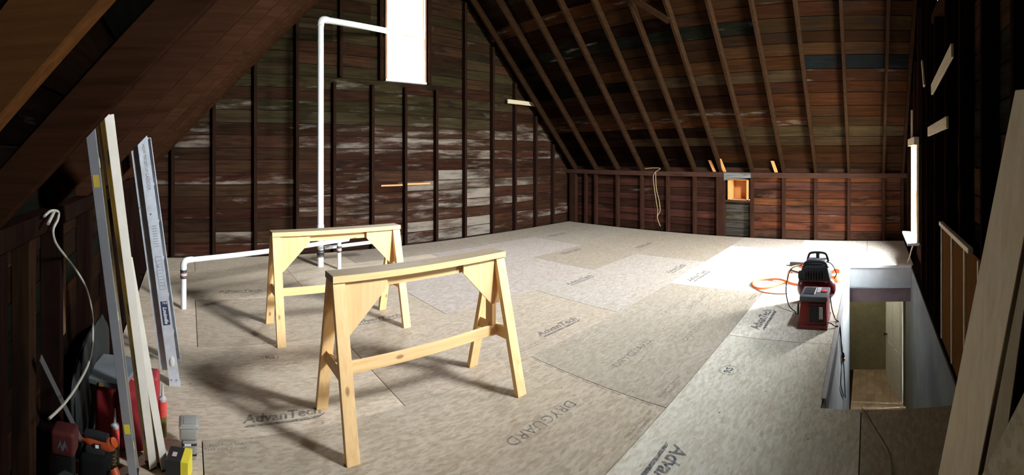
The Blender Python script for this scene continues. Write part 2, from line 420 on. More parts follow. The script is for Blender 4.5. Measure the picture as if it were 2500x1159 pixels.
wall_left = struct(obj('wall_left', rect_skin('', 'x', DX0-.06, DX0-.022, (DY0-.1, DY1+.1), (-.3, 1.7)), 'dark_deck'))

BR, RD, OL, GN, TN, RO = (.165, .086, .055), (.17, .076, .05), (.15, .115, .065), (.055, .06, .045), (.30, .20, .11), (.36, .135, .062)
SA = [-.252, .415, 1.091, 1.795, 2.45, 3.166, 3.834, 4.511, 5.195, 5.927, 6.57, 7.23, 7.83]
def gable_piece(parent, ya, yb, x0, x1, z0, z1, mat, color, slope=True):
    l0, l1 = (max(x0, xl(z0)), max(x0, xl(z1))) if slope else (x0, x0)
    r0, r1 = (min(x1, xr(z0)), min(x1, xr(z1))) if slope else (x1, x1)
    if r1-l1 < .03: r1 = l1+.03
    if r0-l0 < .05: return
    d = random.uniform(-.004, .006); sgn = 1 if yb > ya else -1
    ya += d*sgn
    obj('board', MB().hexa([(l0, ya, z0), (r0, ya, z0), (r0, yb, z0), (l0, yb, z0)], [(l1, ya, z1), (r1, ya, z1), (r1, yb, z1), (l1, yb, z1)]), mat, parent, color=color)
def gable_boards(parent, ya, yb, studs, holes, colour):
    z = 0.0
    while z < RZ+LIFT-.05:
        h = random.choice((.17, .19, .195, .20, .205, .215)); z0, z1 = z+.007, min(z+h, RZ+LIFT-.01)-.007
        a, b = xl(z0), xr(z0)
        cuts = [a, b]
        inner = [s for s in studs if a+.5 < s < b-.5]
        if z < 2.6 and 5.927 in inner and random.random() < .85: cuts.append(5.927)
        for s in random.sample(inner, min(len(inner), 4 if b-a > 4 else 1)):
            if all(abs(s-q) > .55 for q in cuts): cuts.append(s)
        for h_ in holes:
            if h_[2]-.02 < (z0+z1)/2 < h_[3]+.02: cuts += [h_[0], h_[1]]
        cuts = sorted(cuts)
        for p, q in zip(cuts, cuts[1:]):
            m = (p+q)/2; zz0, zz1 = z0, z1; skip = False
            for h_ in holes:
                if h_[0]-.01 < m < h_[1]+.01 and z1 > h_[2] and z0 < h_[3]:
                    if z0 < h_[2]-.03 and (z0+z1)/2 <= h_[2]-.02: zz1 = min(zz1, h_[2])
                    else: skip = True
            if skip or q-p < .06: continue
            gable_piece(parent, ya, yb, p+.0015, q-.0015, zz0, zz1, 'old_x', colour(m, (zz0+zz1)/2))
        z += h
def colA(x, z):
    c_ = random.choice((BR, BR, RD)) if z < 2.2 else random.choice((OL, OL, BR))
    if x > 5.9 and z < 2.5: c_ = RD; wsh = random.choice((.12, .2, .45, .3))
    elif 4.4 < x <= 5.95 and z < 1.35: c_ = (.34, .24, .17); wsh = random.uniform(.45, .78)
    elif 3.1 < x <= 5.95 and z < 1.9: wsh = random.uniform(.2, .6)
    elif 2 < x < 6 and z < 2.9: wsh = random.uniform(.1, .38)
    else: wsh = random.choice((.05, .08, .15, .3, .45))
    if z > 2.9: wsh *= .5
    return (*jit(c_, .34, k=.20), wsh)
gable_boards(wall_far, DY1, DY1+.022, SA, [WA], colA)
gable_boards(wall_near, DY0, DY0-.022, [1.15, 1.92, 2.5, 3.15, 3.75, 4.4, 5.05, 5.68, 7.1, 7.75], [WC, WCH], lambda x, z: (*jit(random.choice((GN, BR, (.05, .04, .035))), k=.4), .04))

def stud(parent, x0, x1, y0, y1, z0, z1, mat='stud', name='stud'):
    tw = random.uniform(-.004, .004)
    return obj(name, MB().hexa([(x0, y0, z0), (x1, y0, z0), (x1, y1, z0), (x0, y1, z0)], [(x0+tw, y0, z1), (x1+tw, y0, z1), (x1+tw, y1, z1), (x0+tw, y1, z1)]), mat, parent, .003, 1)
for i, x in enumerate(SA):
    top = min(zl(x)+.05, zr(x)+.05)
    if 4 <= i <= 7: top = 2.90
    stud(wall_far, x-.027, x+.027, YA, DY1, 0, top, 'stud_far')
for x in (2.57, 3.33, 4.345):
    stud(wall_far, x-.03, x+.03, YA, DY1, 3.0, min(zl(x), zr(x))+.05, 'stud_far')
for zz in (4.74,): obj('window_header', MB().box((3.12, YA+.03, zz), (4.60, DY1, zz+.065)), 'stud_far', wall_far, .003, 1)
for x in (1.22, 1.93, 2.50, 3.13, 3.74, 4.38, 5.02, 5.66, 7.12, 7.76):
    for z0, z1 in (((0, WCH[2]-.1), (WCH[3]+.1, 9)) if 3.15 < x < 4.55 else ((0, 9),)):
        stud(wall_near, x-.024, x+.024, DY0, YC if x < 5.5 else YC-.015, z0, min(z1, zl(x)+.1, zr(x)+.1), 'stud_dark')
for x in (6.15, 6.75): stud(wall_near, x-.024, x+.024, DY0, YC-.02, 1.95, min(zl(x), zr(x))+.1)
for zz in (WCH[2]-.12, WCH[3]+.02): obj('window_header', MB().box((3.1, DY0, zz), (4.6, YC, zz+.09)), 'stud', wall_near, .003, 1)

# right knee wall
SB = [6.16, 5.533, 4.88, 4.23, 3.60, 3.01, 2.35, 1.70, 1.062, .414, -.255]
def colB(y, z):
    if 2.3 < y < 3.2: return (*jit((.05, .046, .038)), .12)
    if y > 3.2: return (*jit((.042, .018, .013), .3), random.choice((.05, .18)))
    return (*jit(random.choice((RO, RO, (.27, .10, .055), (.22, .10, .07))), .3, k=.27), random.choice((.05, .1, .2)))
z = 0.0
while z < 1.33:
    h = random.choice((.145, .155, .165, .16)); cuts = [DY0, 3.10 if z < 1.2 else 1.06, DY1]
    if z < 1.2: cuts.append(2.35)
    if random.random() < .6: cuts.append(random.choice((.414, 1.062, 1.70, 5.533, 4.88, 4.23)))
    cuts = sorted(set(cuts))
    for p, q in zip(cuts, cuts[1:]):
        zz0, zz1 = z+.006, z+h-.006; m = (p+q)/2
        if 2.35 <= m <= 3.10:
            if zz0 < NICHE[3] and zz1 > NICHE[2]:
                if zz0 < NICHE[2]-.03: zz1 = NICHE[2]
                elif zz1 > NICHE[3]+.03: zz0 = NICHE[3]
                else:
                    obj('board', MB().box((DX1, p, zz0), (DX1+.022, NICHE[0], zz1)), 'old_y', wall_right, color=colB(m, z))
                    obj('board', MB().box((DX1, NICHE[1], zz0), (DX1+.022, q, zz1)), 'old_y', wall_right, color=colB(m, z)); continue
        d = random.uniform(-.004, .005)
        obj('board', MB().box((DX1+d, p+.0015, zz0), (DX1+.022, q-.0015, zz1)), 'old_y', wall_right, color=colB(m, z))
    z += h
for i, y in enumerate(SB):
    hw = .09 if i == 5 else .029
    stud(wall_right, XB, DX1, y-hw, y+hw, 0, 1.205)
stud(wall_right, XB, DX1, 6.76, 6.95, 0, 1.205); stud(wall_right, XB+.005, DX1, 6.43, 6.49, 0, 1.205)
stud(wall_right, XB, DX1, YC+.0, YC+.06, 0, 1.205)
obj('top_plate', MB().box((XB-.012, DY0, 1.205), (DX1, DY1, 1.305)), 'plate', wall_right, .004, 1)
obj('blocking', MB().box((XB+.01, 2.38, .70), (DX1, 2.92, .745)), 'plate', wall_right, .003, 1)
obj('header_board', MB().hexa([(XB-.02, 2.36, 1.20), (XB-.02, 2.93, 1.14), (DX1, 2.93, 1.14), (DX1, 2.36, 1.20)], [(XB-.02, 2.36, 1.30), (XB-.02, 2.93, 1.30), (DX1, 2.93, 1.30), (DX1, 2.36, 1.30)]), 'old_y', wall_right, color=(.13, .14, .14, .3))

# left knee wall
z = 0.0
while z < 1.45:
    h = random.choice((.15, .165, .18)); cuts = sorted({DY0, DY1, random.choice((1.3, 2.0, 2.65)), random.choice((4.2, 4.9))})
    for p, q in zip(cuts, cuts[1:]):
        obj('board', MB().box((DX0-.022, p+.0015, z+.003), (DX0+random.uniform(-.004, .004), q-.0015, z+h-.003)), 'old_y', wall_left, color=(*jit(random.choice((BR, GN, (.10, .06, .04))), k=.12), .08))
    z += h
for y in (.70, 1.33, 2.0, 2.67, 3.40, 4.05, 4.7, 5.35, 6.0, 6.6):
    stud(wall_left, DX0, XD, y-.03, y+.03, 0, 1.30, 'stud_dark')
obj('top_plate', MB().box((DX0, DY0, 1.30), (XD-.005, DY1, 1.385)), 'stud_dark', wall_left, .004, 1)
obj('blocking', MB().box((DX0, 1.62, .0), (XD-.02, 1.70, 1.30)), 'old_z', wall_left, .003, 1, color=(.028, .015, .009, .1))
obj('scrap_board', MB().box((XD-.03, 2.0, .75), (XD-.005, 2.09, 1.13)), 'old_z', wall_left, .002, 1, color=(.12, .06, .03, .45))

# roof slopes
def roof(name, side):
    if side == 'L': P0, P1 = Vector((DX0-.35, 0, zl(DX0-.35)+LIFT)), Vector((RX, 0, RZ+LIFT))
    else: P0, P1 = Vector((DX1+.35, 0, zr(DX1+.35)+LIFT)), Vector((RX, 0, RZ+LIFT))
    d = (P1-P0); L_ = d.length; d.normalize(); n = Vector((-d.z, 0, d.x)) if side == 'R' else Vector((-d.z, 0, d.x))
    if n.z < 0: n = -n
    Y0, Y1 = DY0-.3, DY1+.3
    def slab(mb, a, b, y0_, y1_, t0, t1):
        q = [P0+d*a+n*t0, P0+d*b+n*t0, P0+d*b+n*t1, P0+d*a+n*t1]
        return mb.prism([(v.x, y0_, v.z) for v in q], (0, y1_-y0_, 0))
    root = struct(obj(name, slab(MB(), 0, L_+.1, Y0, Y1, .024, .07), 'dark_deck'))
    s = .0
    while s < L_-.02:
        h = random.choice((.19, .22, .235, .25, .27)); e_ = min(s+h, L_)
        pool = SB if side == 'R' else [1.33, 2.0, 2.67, 4.2, 4.85, 5.5]
        cuts = [Y0, Y1]
        for c_ in random.sample(pool, 2):
            if all(abs(c_-q) > .7 for q in cuts): cuts.append(c_)
        cuts.sort()
        for p, q in zip(cuts, cuts[1:]):
            if side == 'R':
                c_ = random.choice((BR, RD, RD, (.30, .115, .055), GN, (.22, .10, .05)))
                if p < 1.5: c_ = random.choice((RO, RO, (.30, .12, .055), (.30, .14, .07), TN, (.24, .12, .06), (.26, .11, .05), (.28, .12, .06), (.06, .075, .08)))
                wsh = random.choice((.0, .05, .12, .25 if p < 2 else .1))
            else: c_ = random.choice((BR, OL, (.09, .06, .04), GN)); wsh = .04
            obj('board', slab(MB(), s+.006, e_-.006, p+.0015, q-.0015, random.uniform(-.004, .004), .024), 'old_y', root, color=(*jit(c_, .3, k=(.085 if p < 2.4 else .035) if side == 'R' else .06), wsh))  # right slope: shade away from the near gable put into the board tints
        s += h
    return root, P0, d, n, L_
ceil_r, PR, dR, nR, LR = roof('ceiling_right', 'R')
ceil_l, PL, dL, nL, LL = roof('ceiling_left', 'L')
def rafter(root, P0, d, n, L_, y, w_=.052, depth=.137, s0=.15, mat='rafter'):
    q = [P0+d*s0-n*.004, P0+d*(L_-.02)-n*.004, P0+d*(L_-.12)-n*depth, P0+d*(s0+.05)-n*depth]
    return obj('rafter', MB().prism([(v.x, y-w_/2, v.z) for v in q], (0, w_, 0)), mat, root, .004, 1)
for y in SB+[6.80]: rafter(ceil_r, PR, dR, nR, LR, y)
rafter(ceil_r, PR, dR, nR, LR, -.63)
for y in (.10, .71, 1.34, 2.0, 2.67, 3.55, 4.2, 4.85, 5.5, 6.15, 6.90): rafter(ceil_l, PL, dL, nL, LL, y, mat='rafter_lit' if y == .71 else 'rafter_dark')
for y in (-.63,): rafter(ceil_l, PL, dL, nL, LL, y)
obj('ridge_board', MB().box((RX-.015, DY0, RZ-.10), (RX+.015, DY1, RZ+.16)), 'rafter', ceil_r)
# brace nailed across two right-hand rafters
a_, b_ = Vector((5.66, 3.62, zr(5.66)-.012)), Vector((6.06, 3.02, zr(6.06)-.012))
t_ = (b_-a_).normalized(); nn = -nR; u_ = t_.cross(nn).normalized()
mb = MB().hexa([a_-u_*.05, b_-u_*.05, b_+u_*.05, a_+u_*.05], [v+nn*.022 for v in (a_-u_*.05, b_-u_*.05, b_+u_*.05, a_+u_*.05)])
tag(obj('brace_board', mb, 'rafter', at=a_), 'short dark brace nailed slantwise across two right roof rafters near the top', 'board')

# ---- windows
def window(name, x0, x1, z0, z1, yo, yi, label=None, stool=False):
    """double hung window; yo outer, yi inner face of the opening"""
    s = 1 if yi > yo else -1
    root = bpy.data.objects.new(name, None); C.objects.link(root); root.location = ((x0+x1)/2, yo, z0); ORIG[root] = Vector(root.location); root['kind'] = 'structure'
    for a, b in ((x0-.03, x0), (x1, x1+.03)): box('jamb', (a, yo-.03*s, z0-.03), (b, yi, z1+.03), 'red_wood', root, .003)
    box('sill', (x0-.03, yo-.06*s, z0-.035), (x1+.03, yi+(.015*s), z0), 'white_paint', root, .003)
    box('head', (x0-.03, yo-.03*s, z1), (x1+.03, yi, z1+.03), 'white_paint', root, .003)
    zm = (z0+z1)/2
    for nm, a, b, y in (('lower_sash', z0, zm+.02, yo+.035*s), ('upper_sash', zm-.02, z1, yo+.0*s)):
        mb_ = MB(); f = .038; y2 = y+.03*s; lo, hi = min(y, y2), max(y, y2)
        mb_.box((x0, lo, a), (x0+f, hi, b)).box((x1-f, lo, a), (x1, hi, b)).box((x0+f, lo, a), (x1-f, hi, a+f)).box((x0+f, lo, b-f), (x1-f, hi, b))
        sa = obj(nm, mb_, 'white_paint', root)
        box('pane', (x0+f, (lo+hi)/2-.002, a+f), (x1-f, (lo+hi)/2+.002, b-f), 'glass', sa)
    return root
window('window_1', *WA, DY1+.03, YA+.03)
w2 = window('window_2', *WC, DY0-.03, YC-.02)
window('window_3', *WCH, DY0-.03, YC-.03)
box('stool', (5.94, YC-.03, .40), (6.92, YC+.14, .435), 'white_paint', w2, .004)
for a, b in ((5.96, 6.045), (6.805, 6.89)): box('casing', (a, YC-.02, .435), (b, YC+.005, 2.36 if a > 6.5 else 1.80), 'pale', w2, .002)
box('head_casing', (5.94, YC-.02, 1.79), (6.95, YC+.05, 1.90), 'pale', w2, .003)

struct(obj('trim_sky_blocker', MB().box((3.1, DY0-.46, 4.84), (4.6, DY0-.05, 4.90)), 'white_paint'))  # unseen slab added to block steep sky light at the high window

# ---- stairwell and the hall below
HZ = -2.70
stair = struct(obj('wall_stairwell_left', MB().box((HX0, HY1-.012, HZ), (HX1, HY1+.10, -.022)), 'plaster'))
struct(obj('wall_stairwell_right', MB().box((HX0-.6, HY0-.12, HZ), (7.45, HY0+.012, -.022)), 'plaster_old'))
struct(obj('wall_stairwell_end', MB().box((HX1-.015, HY0+.012, -.312), (HX1+.06, HY1-.012, -.03)), 'plaster'))
struct(obj('wall_hall_header', MB().box((HX1+.065, HY0-1.2, -.56), (HX1+.20, HY1, -.315)), 'mauve'))
struct(obj('trim_stair_edge', MB().box((HX1-.022, HY0, -.03), (HX1+.07, HY1, .012)), 'white_paint', None, .003))
struct(obj('trim_stair_corner', MB().box((HX0+.1, HY1-.022, -.04), (HX1, HY1+.012, .006)), 'light_grey', None, .003))
struct(obj('trim_metal_bead', MB().box((HX0+.01, HY1-.016, -.20), (HX0+1.25, HY1-.0125, -.006)), 'alu_dark'))
struct(obj('wall_hall_back', MB().box((8.80, -1.8, HZ), (8.9, 1.8, -.31)), 'olive'))
struct(obj('wall_hall_left', MB().box((HX1, .9, HZ), (8.9, 1.0, -.31)), 'olive'))
struct(obj('wall_hall_right', MB().box((7.5, -1.8, HZ), (8.9, -1.7, -.31)), 'olive'))
struct(obj('wall_hall_entry', MB().box((7.35, -1.8, HZ), (7.45, HY0-.12, -.31)), 'olive'))
struct(obj('wall_hall_side', MB().box((HX1-.1, HY1+.1, HZ), (HX1, 1.0, -.31)), 'olive'))
ceiling_hall = struct(obj('ceiling_hall', MB().box((HX1, -1.8, -.335), (8.9, 1.0, -.312)), 'plaster'))
hall_floor = struct(obj('floor_hall', MB().box((HX0-.8, -1.8, HZ-.05), (8.9, 1.0, HZ-.004)), 'dark_deck'))
for k_ in range(14):
    y = HY0-1.0+.14*k_
    if y > .95: break
    box('floor_board', (HX0-.8, y+.0015, HZ-.004), (8.8, min(y+.1385, 1.0), HZ+.012), 'hall_floor', hall_floor, color=(1, 1, 1, 1))
struct(obj('wall_stair_back', MB().box((HX0-.9, HY0, HZ), (HX0-.8, HY1+.1, -.31)), 'plaster_old'))
obj('added_lamp_base', MB().lathe((7.9, .45, -.335), (0, 0, -1), [(0, .07), (.02, .07), (.025, .04)], 16), 'white_paint', ceiling_hall, smooth=True)  # unseen base and point light, added to brighten the hall
ll = bpy.data.lights.new('hall_fill_light', 'POINT'); ll.energy = 9.0; ll.shadow_soft_size = .06; ll.color = (1, .9, .72)
lo_ = bpy.data.objects.new('hall_fill_light', ll); C.objects.link(lo_); lo_.location = (7.9, .45, -.495)
# steps going down from the near edge of the opening
st = bpy.data.objects.new('stairs', None); C.objects.link(st); st.location = (HX0, -.15, HZ); ORIG[st] = Vector(st.location); st['kind'] = 'structure'
NS = 12
for k_ in range(NS):
    zt = -.225*(k_+1); x = HX0-.55+.235*k_
    box('step', (x, HY0+.002, zt-.225), (x+.26, HY1-.002, zt), 'hall_floor', st)
# hall door standing open
dr = bpy.data.objects.new('door_1', None); C.objects.link(dr); dr.location = (7.58, -.56, HZ+.012); ORIG[dr] = Vector(dr.location); dr['kind'] = 'structure'
a_, b_ = Vector((7.58, -.56, HZ+.02)), Vector((8.36, -.30, HZ+.02)); t_ = (b_-a_).normalized(); n_ = Vector((t_.y, -t_.x, 0))*.04
def slab_door(nm, s0, s1, z0, z1, off0, off1, mat, par):
    q = [a_+t_*s0, a_+t_*s1]; nn_ = n_.normalized()
    vs_ = [q[0]+nn_*off0, q[1]+nn_*off0, q[1]+nn_*off1, q[0]+nn_*off1]
    return obj(nm, MB().hexa([v+Vector((0, 0, z0)) for v in vs_], [v+Vector((0, 0, z1)) for v in vs_]), mat, par, .003, 1)
DL = (b_-a_).length
dl = slab_door('leaf', 0, DL, 0, 1.86, 0, .03, 'door', dr)
for z0, z1 in ((.15, .80), (.95, 1.72)):
    for s0, s1 in ((.1, DL/2-.05), (DL/2+.05, DL-.1)): slab_door('door_panel', s0, s1, z0, z1, -.006, .004, 'door', dl)
obj('knob', MB().lathe(a_+t_*(DL-.07)+Vector((0, 0, .92))-n_.normalized()*.005, -n_, [(0, .02), (.02, .012), (.035, .025), (.055, .028), (.065, .015)], 12), 'black', dr, smooth=True)
fr = MB().box((7.47, -.66, HZ+.012), (7.56, -.57, HZ+2.0)); struct(obj('trim_door_frame', fr, 'olive', None, .003))

# ------------------------------------------------------------------ lettering printed on the floor sheets
ZP = .0006
def stamp(txt, p, q, h, a=.8, band=True, rot180=False, shear=.25, name='printed_lettering'):
    p, q = Vector((*p, 0)), Vector((*q, 0)); m = (p+q)/2; d = q-p; ang = math.atan2(d.y, d.x)
    par = panel_at(m.x, m.y)
    m4 = Matrix.Translation((0, 0, 0)) @ Matrix.Rotation(ang, 4, 'Z')
    up = m4 @ Vector((0, 1, 0))
    text_mesh(name, txt, (m.x, m.y, ZP), h*1.35, 'ink', par, m4, d.length, shear, .0032 if band else -.0005, (1, 1, 1, a*(.8 if band else .62)))
    if band:
        L_ = d.length; c_ = m-up*h*.72; dx = d.normalized()
        sw = [c_-dx*L_*.50-up*h*.22, c_+dx*L_*.42-up*h*.22, c_+dx*L_*.55+up*h*.30, c_+dx*L_*.46+up*h*.10, c_-dx*L_*.44+up*h*.02]
        obj('printed_band', MB().prism([(v.x, v.y, .0002) for v in sw], (0, 0, .0006)), 'ink', par, color=(1, 1, 1, a*.8))
stamp('AdvanTech', (.33, 2.67), (.84, 2.67), .085, .55)
stamp('AdvanTech', (2.85, 2.75), (3.41, 2.75), .085, .55)
stamp('AdvanTech', (5.18, 2.31), (5.76, 2.29), .09, .85)
stamp('AdvanTech', (3.95, 1.08), (4.49, 1.07), .10, .85)
stamp('AdvanTech', (2.22, 1.03), (1.70, 1.03), .10, .85)
stamp('DRYGUARD', (2.81, 1.87), (3.36, 1.87), .07, .6, False, shear=0)
stamp('DRYGUARD', (2.23, 1.83), (1.66, 1.83), .085, .75, False, shear=0)
stamp('DRYGUARD', (4.25, 1.89), (4.80, 1.89), .07, .45, False, shear=0)
for (x, y) in ((1.56, 3.95), (4.22, 3.56), (5.46, 4.76), (6.49, 5.98), (.35, 5.22), (6.62, 3.98), (5.42, 2.74)):
    stamp('AdvanTech', (x, y), (x+.54, y), .08, .5)
for (x, y) in ((3.98, 2.06), (3.50, 1.60), (6.9, 5.2), (1.9, 5.3)):
    stamp('DRYGUARD', (x, y), (x+.5, y), .06, .35, False, shear=0)
for (x0, x1, y, rev) in ((2.13, 2.44, 1.33, True), (2.60, 2.92, 1.36, False), (.09, .40, 2.43, False), (2.50, 2.86, 2.63, False), (4.75, 4.98, 1.34, False), (4.6, 4.9, .86, False)):
    for k_ in range(2):
        yy = y+.035*(k_-.5); w_ = (x1-x0)*(1 if k_ else .8)
        p, q = ((x0, yy), (x0+w_, yy)) if not rev else ((x0+w_, yy), (x0, yy))
        stamp(('SIZED FOR SPACING' if k_ else 'THIS SIDE DOWN'), p, q, .022, .75, False, shear=0)
def ring(cx, cy, r, a):
    mb_ = MB(); n = 36
    for rr, w_ in ((r, .006), (r*.86, .004)):
        vs_ = []; 
        for k_ in range(n):
            t = 2*math.pi*k_/n; vs_ += [(cx+math.cos(t)*rr, cy+math.sin(t)*rr, .0007), (cx+math.cos(t)*(rr-w_), cy+math.sin(t)*(rr-w_), .0007)]
        mb_.add(vs_, [(2*k_, 2*((k_+1) % n), 2*((k_+1) % n)+1, 2*k_+1) for k_ in range(n)])
    o = obj('printed_ring', mb_, 'ink', panel_at(cx, cy), color=(1, 1, 1, a)); 
    text_mesh('printed_lettering', 'RS', (cx, cy, ZP), r*1.05, 'ink', panel_at(cx, cy), (0, 0, 0), None, 0, .002, (1, 1, 1, a))
ring(3.14, 1.06, .075, .8); ring(.66, 3.46, .07, .5)
# pencil line with ticks beside a sheet joint
mb = MB()
for k_ in range(9): mb.box((2.492, 1.36+.125*k_, 0), (2.496, 1.36+.125*k_+.09, .0005))
obj('pencil_line', mb, 'ink', panel_at(2.3, 1.6), color=(1, 1, 1, .8))

# ------------------------------------------------------------------ sawhorses
def sawhorse(cx, cy, label, half=.645, z=.945):
    t = thing('sawhorse', (cx, cy, 0), label, 'sawhorse', 'pine sawhorses')
    x0, x1 = cx-half, cx+half
    obj('top_board', MB().box((x0, cy-.072, z-.04), (x1, cy+.072, z)), 'pine_top', t, .004)
    obj('edge_strip', MB().box((x0+.0005, cy-.0745, z-.0395), (x1-.0005, cy-.072, z-.001)), 'pine_x', t, 0)
    obj('beam', MB().box((x0+.05, cy-.02, z-.105), (x1-.05, cy+.02, z-.0405)), 'pine_x', t, .003)
    for sx_ in (-1, 1):
        xe = cx+sx_*half; xa, xb = sorted((xe-sx_*.003, xe-sx_*.080))
        for sy in (-1, 1):
            yt, yb = cy+sy*.062, cy+sy*.292; zt = z-.041; th = .038*sy
            mb_ = MB().hexa([(xa, yb, 0), (xb, yb, 0), (xb, yb-th, 0), (xa, yb-th, 0)], [(xa, yt, zt), (xb, yt, zt), (xb, yt-th, zt), (xa, yt-th, zt)])
            obj('leg', mb_, 'pine_z', t, .003)
        xi = xe-sx_*.060
        pa, pb = sorted((xi, xi-sx_*.038))
        obj('post', MB().box((pa, cy-.036, .345), (pb, cy+.036, z-.106)), 'pine_z', t, .003)
        # plywood gusset on the near face of beam and post
        g = [(xi+sx_*.02, cy-.0205-.016, z-.046), (xi-sx_*.30, cy-.0205-.016, z-.046), (xi-sx_*.30, cy-.0205-.016, z-.105), (xi-sx_*.05, cy-.0205-.016, z-.365), (xi+sx_*.02, cy-.0205-.016, z-.365)]
        obj('gusset', MB().prism(g, (0, -.012, 0)), 'ply', t)
        ca, cb = sorted((xi-sx_*.0, xi+sx_*.026)); s1 = .235; s2 = .215
        obj('cross_stretcher', MB().hexa([(ca, cy-s1+.04, .345), (cb, cy-s1+.04, .345), (cb, cy+s1-.04, .345), (ca, cy+s1-.04, .345)], [(ca, cy-s2+.04, .425), (cb, cy-s2+.04, .425), (cb, cy+s2-.04, .425), (ca, cy+s2-.04, .425)]), 'pine_y', t, .003)
    obj('long_stretcher', MB().box((x0+.098, cy-.058, .362), (x1-.098, cy-.0365, .432)), 'pine_x', t, .003)
    return t
sawhorse(1.455, 2.415, 'yellow pine sawhorse nearest the camera, with the whole lower stretcher in view')
sawhorse(1.395, 3.905, 'yellow pine sawhorse standing farther back by the white drain pipes')

# ------------------------------------------------------------------ white drain pipes
pt = thing('drain_pipe', (1.93, 6.14, 0), 'white plastic vent stack rising from the floor and bending towards the gable window', 'pipe')
r3 = .047
top = 3.66
path = [(1.93, 6.14, .0), (1.93, 6.14, 1.2), (1.93, 6.14, 2.4), (1.93, 6.14, top-.10)]
arc = [(1.93, 6.14, top-.10), (1.935, 6.143, top-.05), (1.955, 6.15, top-.012), (2.00, 6.172, top+.01), (2.06, 6.20, top+.016)]
obj('stack', MB().tube(path, r3, 20), 'pvc', pt, smooth=True)
obj('elbow', MB().tube(spline(arc, 4), r3*1.12, 20), 'pvc', pt, smooth=True)
obj('vent_arm', MB().tube([(2.03, 6.187, top+.013), (3.40, 6.90, top+.19)], r3, 20), 'pvc', pt, smooth=True)
obj('end_fitting', MB().tube([(3.36, 6.88, top+.185), (3.44, 6.925, top+.20)], r3*1.12, 20), 'pvc', pt, smooth=True)
obj('hub', MB().lathe((1.93, 6.14, .555), (0, 0, 1), [(0, r3*1.13), (.06, r3*1.13)], 20), 'pvc', pt, smooth=True)
obj('coupling', MB().lathe((1.93, 6.14, .145), (0, 0, 1), [(0, r3*1.1), (.005, r3*1.18), (.095, r3*1.18), (.10, r3*1.1)], 20), 'rubber', pt, smooth=True)
for zz in (.155, .215): obj('hose_clamp', MB().lathe((1.93, 6.14, zz), (0, 0, 1), [(0, r3*1.2), (.014, r3*1.2)], 20), 'steelband', pt, smooth=True)
obj('tee', MB().tube([(1.99, 6.13, .275), (2.86, 6.09, .315)], .027, 16), 'pvc', pt, smooth=True)
def fernco(par, x, y, z, r):
    cp = obj('coupling', MB().lathe((x, y, z), (0, 0, 1), [(0, r*1.1), (.004, r*1.2), (.086, r*1.2), (.09, r*1.1)], 18), 'rubber', par, smooth=True)
    for dz in (.008, .066): obj('hose_clamp', MB().lathe((x, y, z+dz), (0, 0, 1), [(0, r*1.23), (.012, r*1.23)], 18), 'steelband', cp, smooth=True)
    obj('label_band', MB().lathe((x, y, z+.028), (0, 0, 1), [(0, r*1.215), (.032, r*1.215)], 18), 'pinklabel', cp, smooth=True)
p2 = thing('drain_pipe', (-.05, 4.655, 0), 'white plastic drain run with an elbow at its left end, beside the ladder', 'pipe')
r2 = .030
obj('riser', MB().tube([(-.05, 4.655, 0), (-.05, 4.655, .43)], r2, 16), 'pvc', p2, smooth=True)
ex = Vector((2.136, 5.897, .415)); sx0 = Vector((-.05, 4.655, .515)); dd = (ex-sx0).normalized()
obj('elbow', MB().tube(spline([(-.05, 4.655, .425), (-.05, 4.655, .47), sx0+dd*.02+Vector((0, 0, -.008)), sx0+dd*.07, sx0+dd*.11], 4), r2*1.16, 16), 'pvc', p2, smooth=True)
obj('run', MB().tube([sx0+dd*.05, ex], r2, 16), 'pvc', p2, smooth=True)
obj('tee', MB().tube([ex-dd*.06, ex+dd*.20], r2*1.14, 16), 'pvc', p2, smooth=True)
obj('drop', MB().tube([(2.136, 5.897, 0), (2.136, 5.897, .40)], r2, 16), 'pvc', p2, smooth=True)
fernco(p2, -.05, 4.655, .325, r2); fernco(p2, 2.136, 5.897, .245, r2)

# ------------------------------------------------------------------ ladder leaning under the left slope
ld = thing('ladder', (-.10, 3.09, 0), 'aluminium extension ladder leaning under the left roof slope', 'ladder')
def lean(x, z, dxdz): return x-dxdz*z
LX = .134
def rail(nm, x0, wd, y0, th, z0, z1, mat, par, lipside):
    """C channel: web facing the side, two flanges"""
    mb_ = MB()
    def seg(xa, xb, ya, yb):
        mb_.hexa([(lean(xa, z0, LX), ya, z0), (lean(xb, z0, LX), ya, z0), (lean(xb, z0, LX), yb, z0), (lean(xa, z0, LX), yb, z0)],
                 [(lean(xa, z1, LX), ya, z1), (lean(xb, z1, LX), ya, z1), (lean(xb, z1, LX), yb, z1), (lean(xa, z1, LX), yb, z1)])
    seg(x0, x0+wd, y0, y0+.004*lipside)
    seg(x0, x0+.004, y0+.004*lipside, y0+th*lipside); seg(x0+wd-.004, x0+wd, y0+.004*lipside, y0+th*lipside)
    return obj(nm, mb_, mat, par)
ra = rail('side_rail', -.132, .074, 3.09, .028, 0.03, 1.78, 'alu', ld, 1)
rail('side_rail', -.132, .074, 3.45, .028, 0.03, 1.78, 'alu', ld, -1)
rb = rail('fly_rail', -.190, .052, 3.13, .024, 0.09, 1.74, 'alu', ld, 1)
rail('fly_rail', -.190, .052, 3.41, .024, 0.09, 1.74, 'alu', ld, -1)
for k_ in range(5):
    zz = .25+.29*k_
    obj('rung', MB().tube([(lean(-.095, zz, LX), 3.095, zz), (lean(-.095, zz, LX), 3.445, zz)], .016, 10), 'alu', ld, smooth=True)
    obj('rung', MB().tube([(lean(-.165, zz+.05, LX), 3.135, zz+.05), (lean(-.165, zz+.05, LX), 3.405, zz+.05)], .015, 10), 'alu', ld, smooth=True)
for y in (3.083, 3.455): obj('foot_cap', MB().box((-.137, y-.004, 0), (-.056, y+.010, .045)), 'alu', ld, .003)
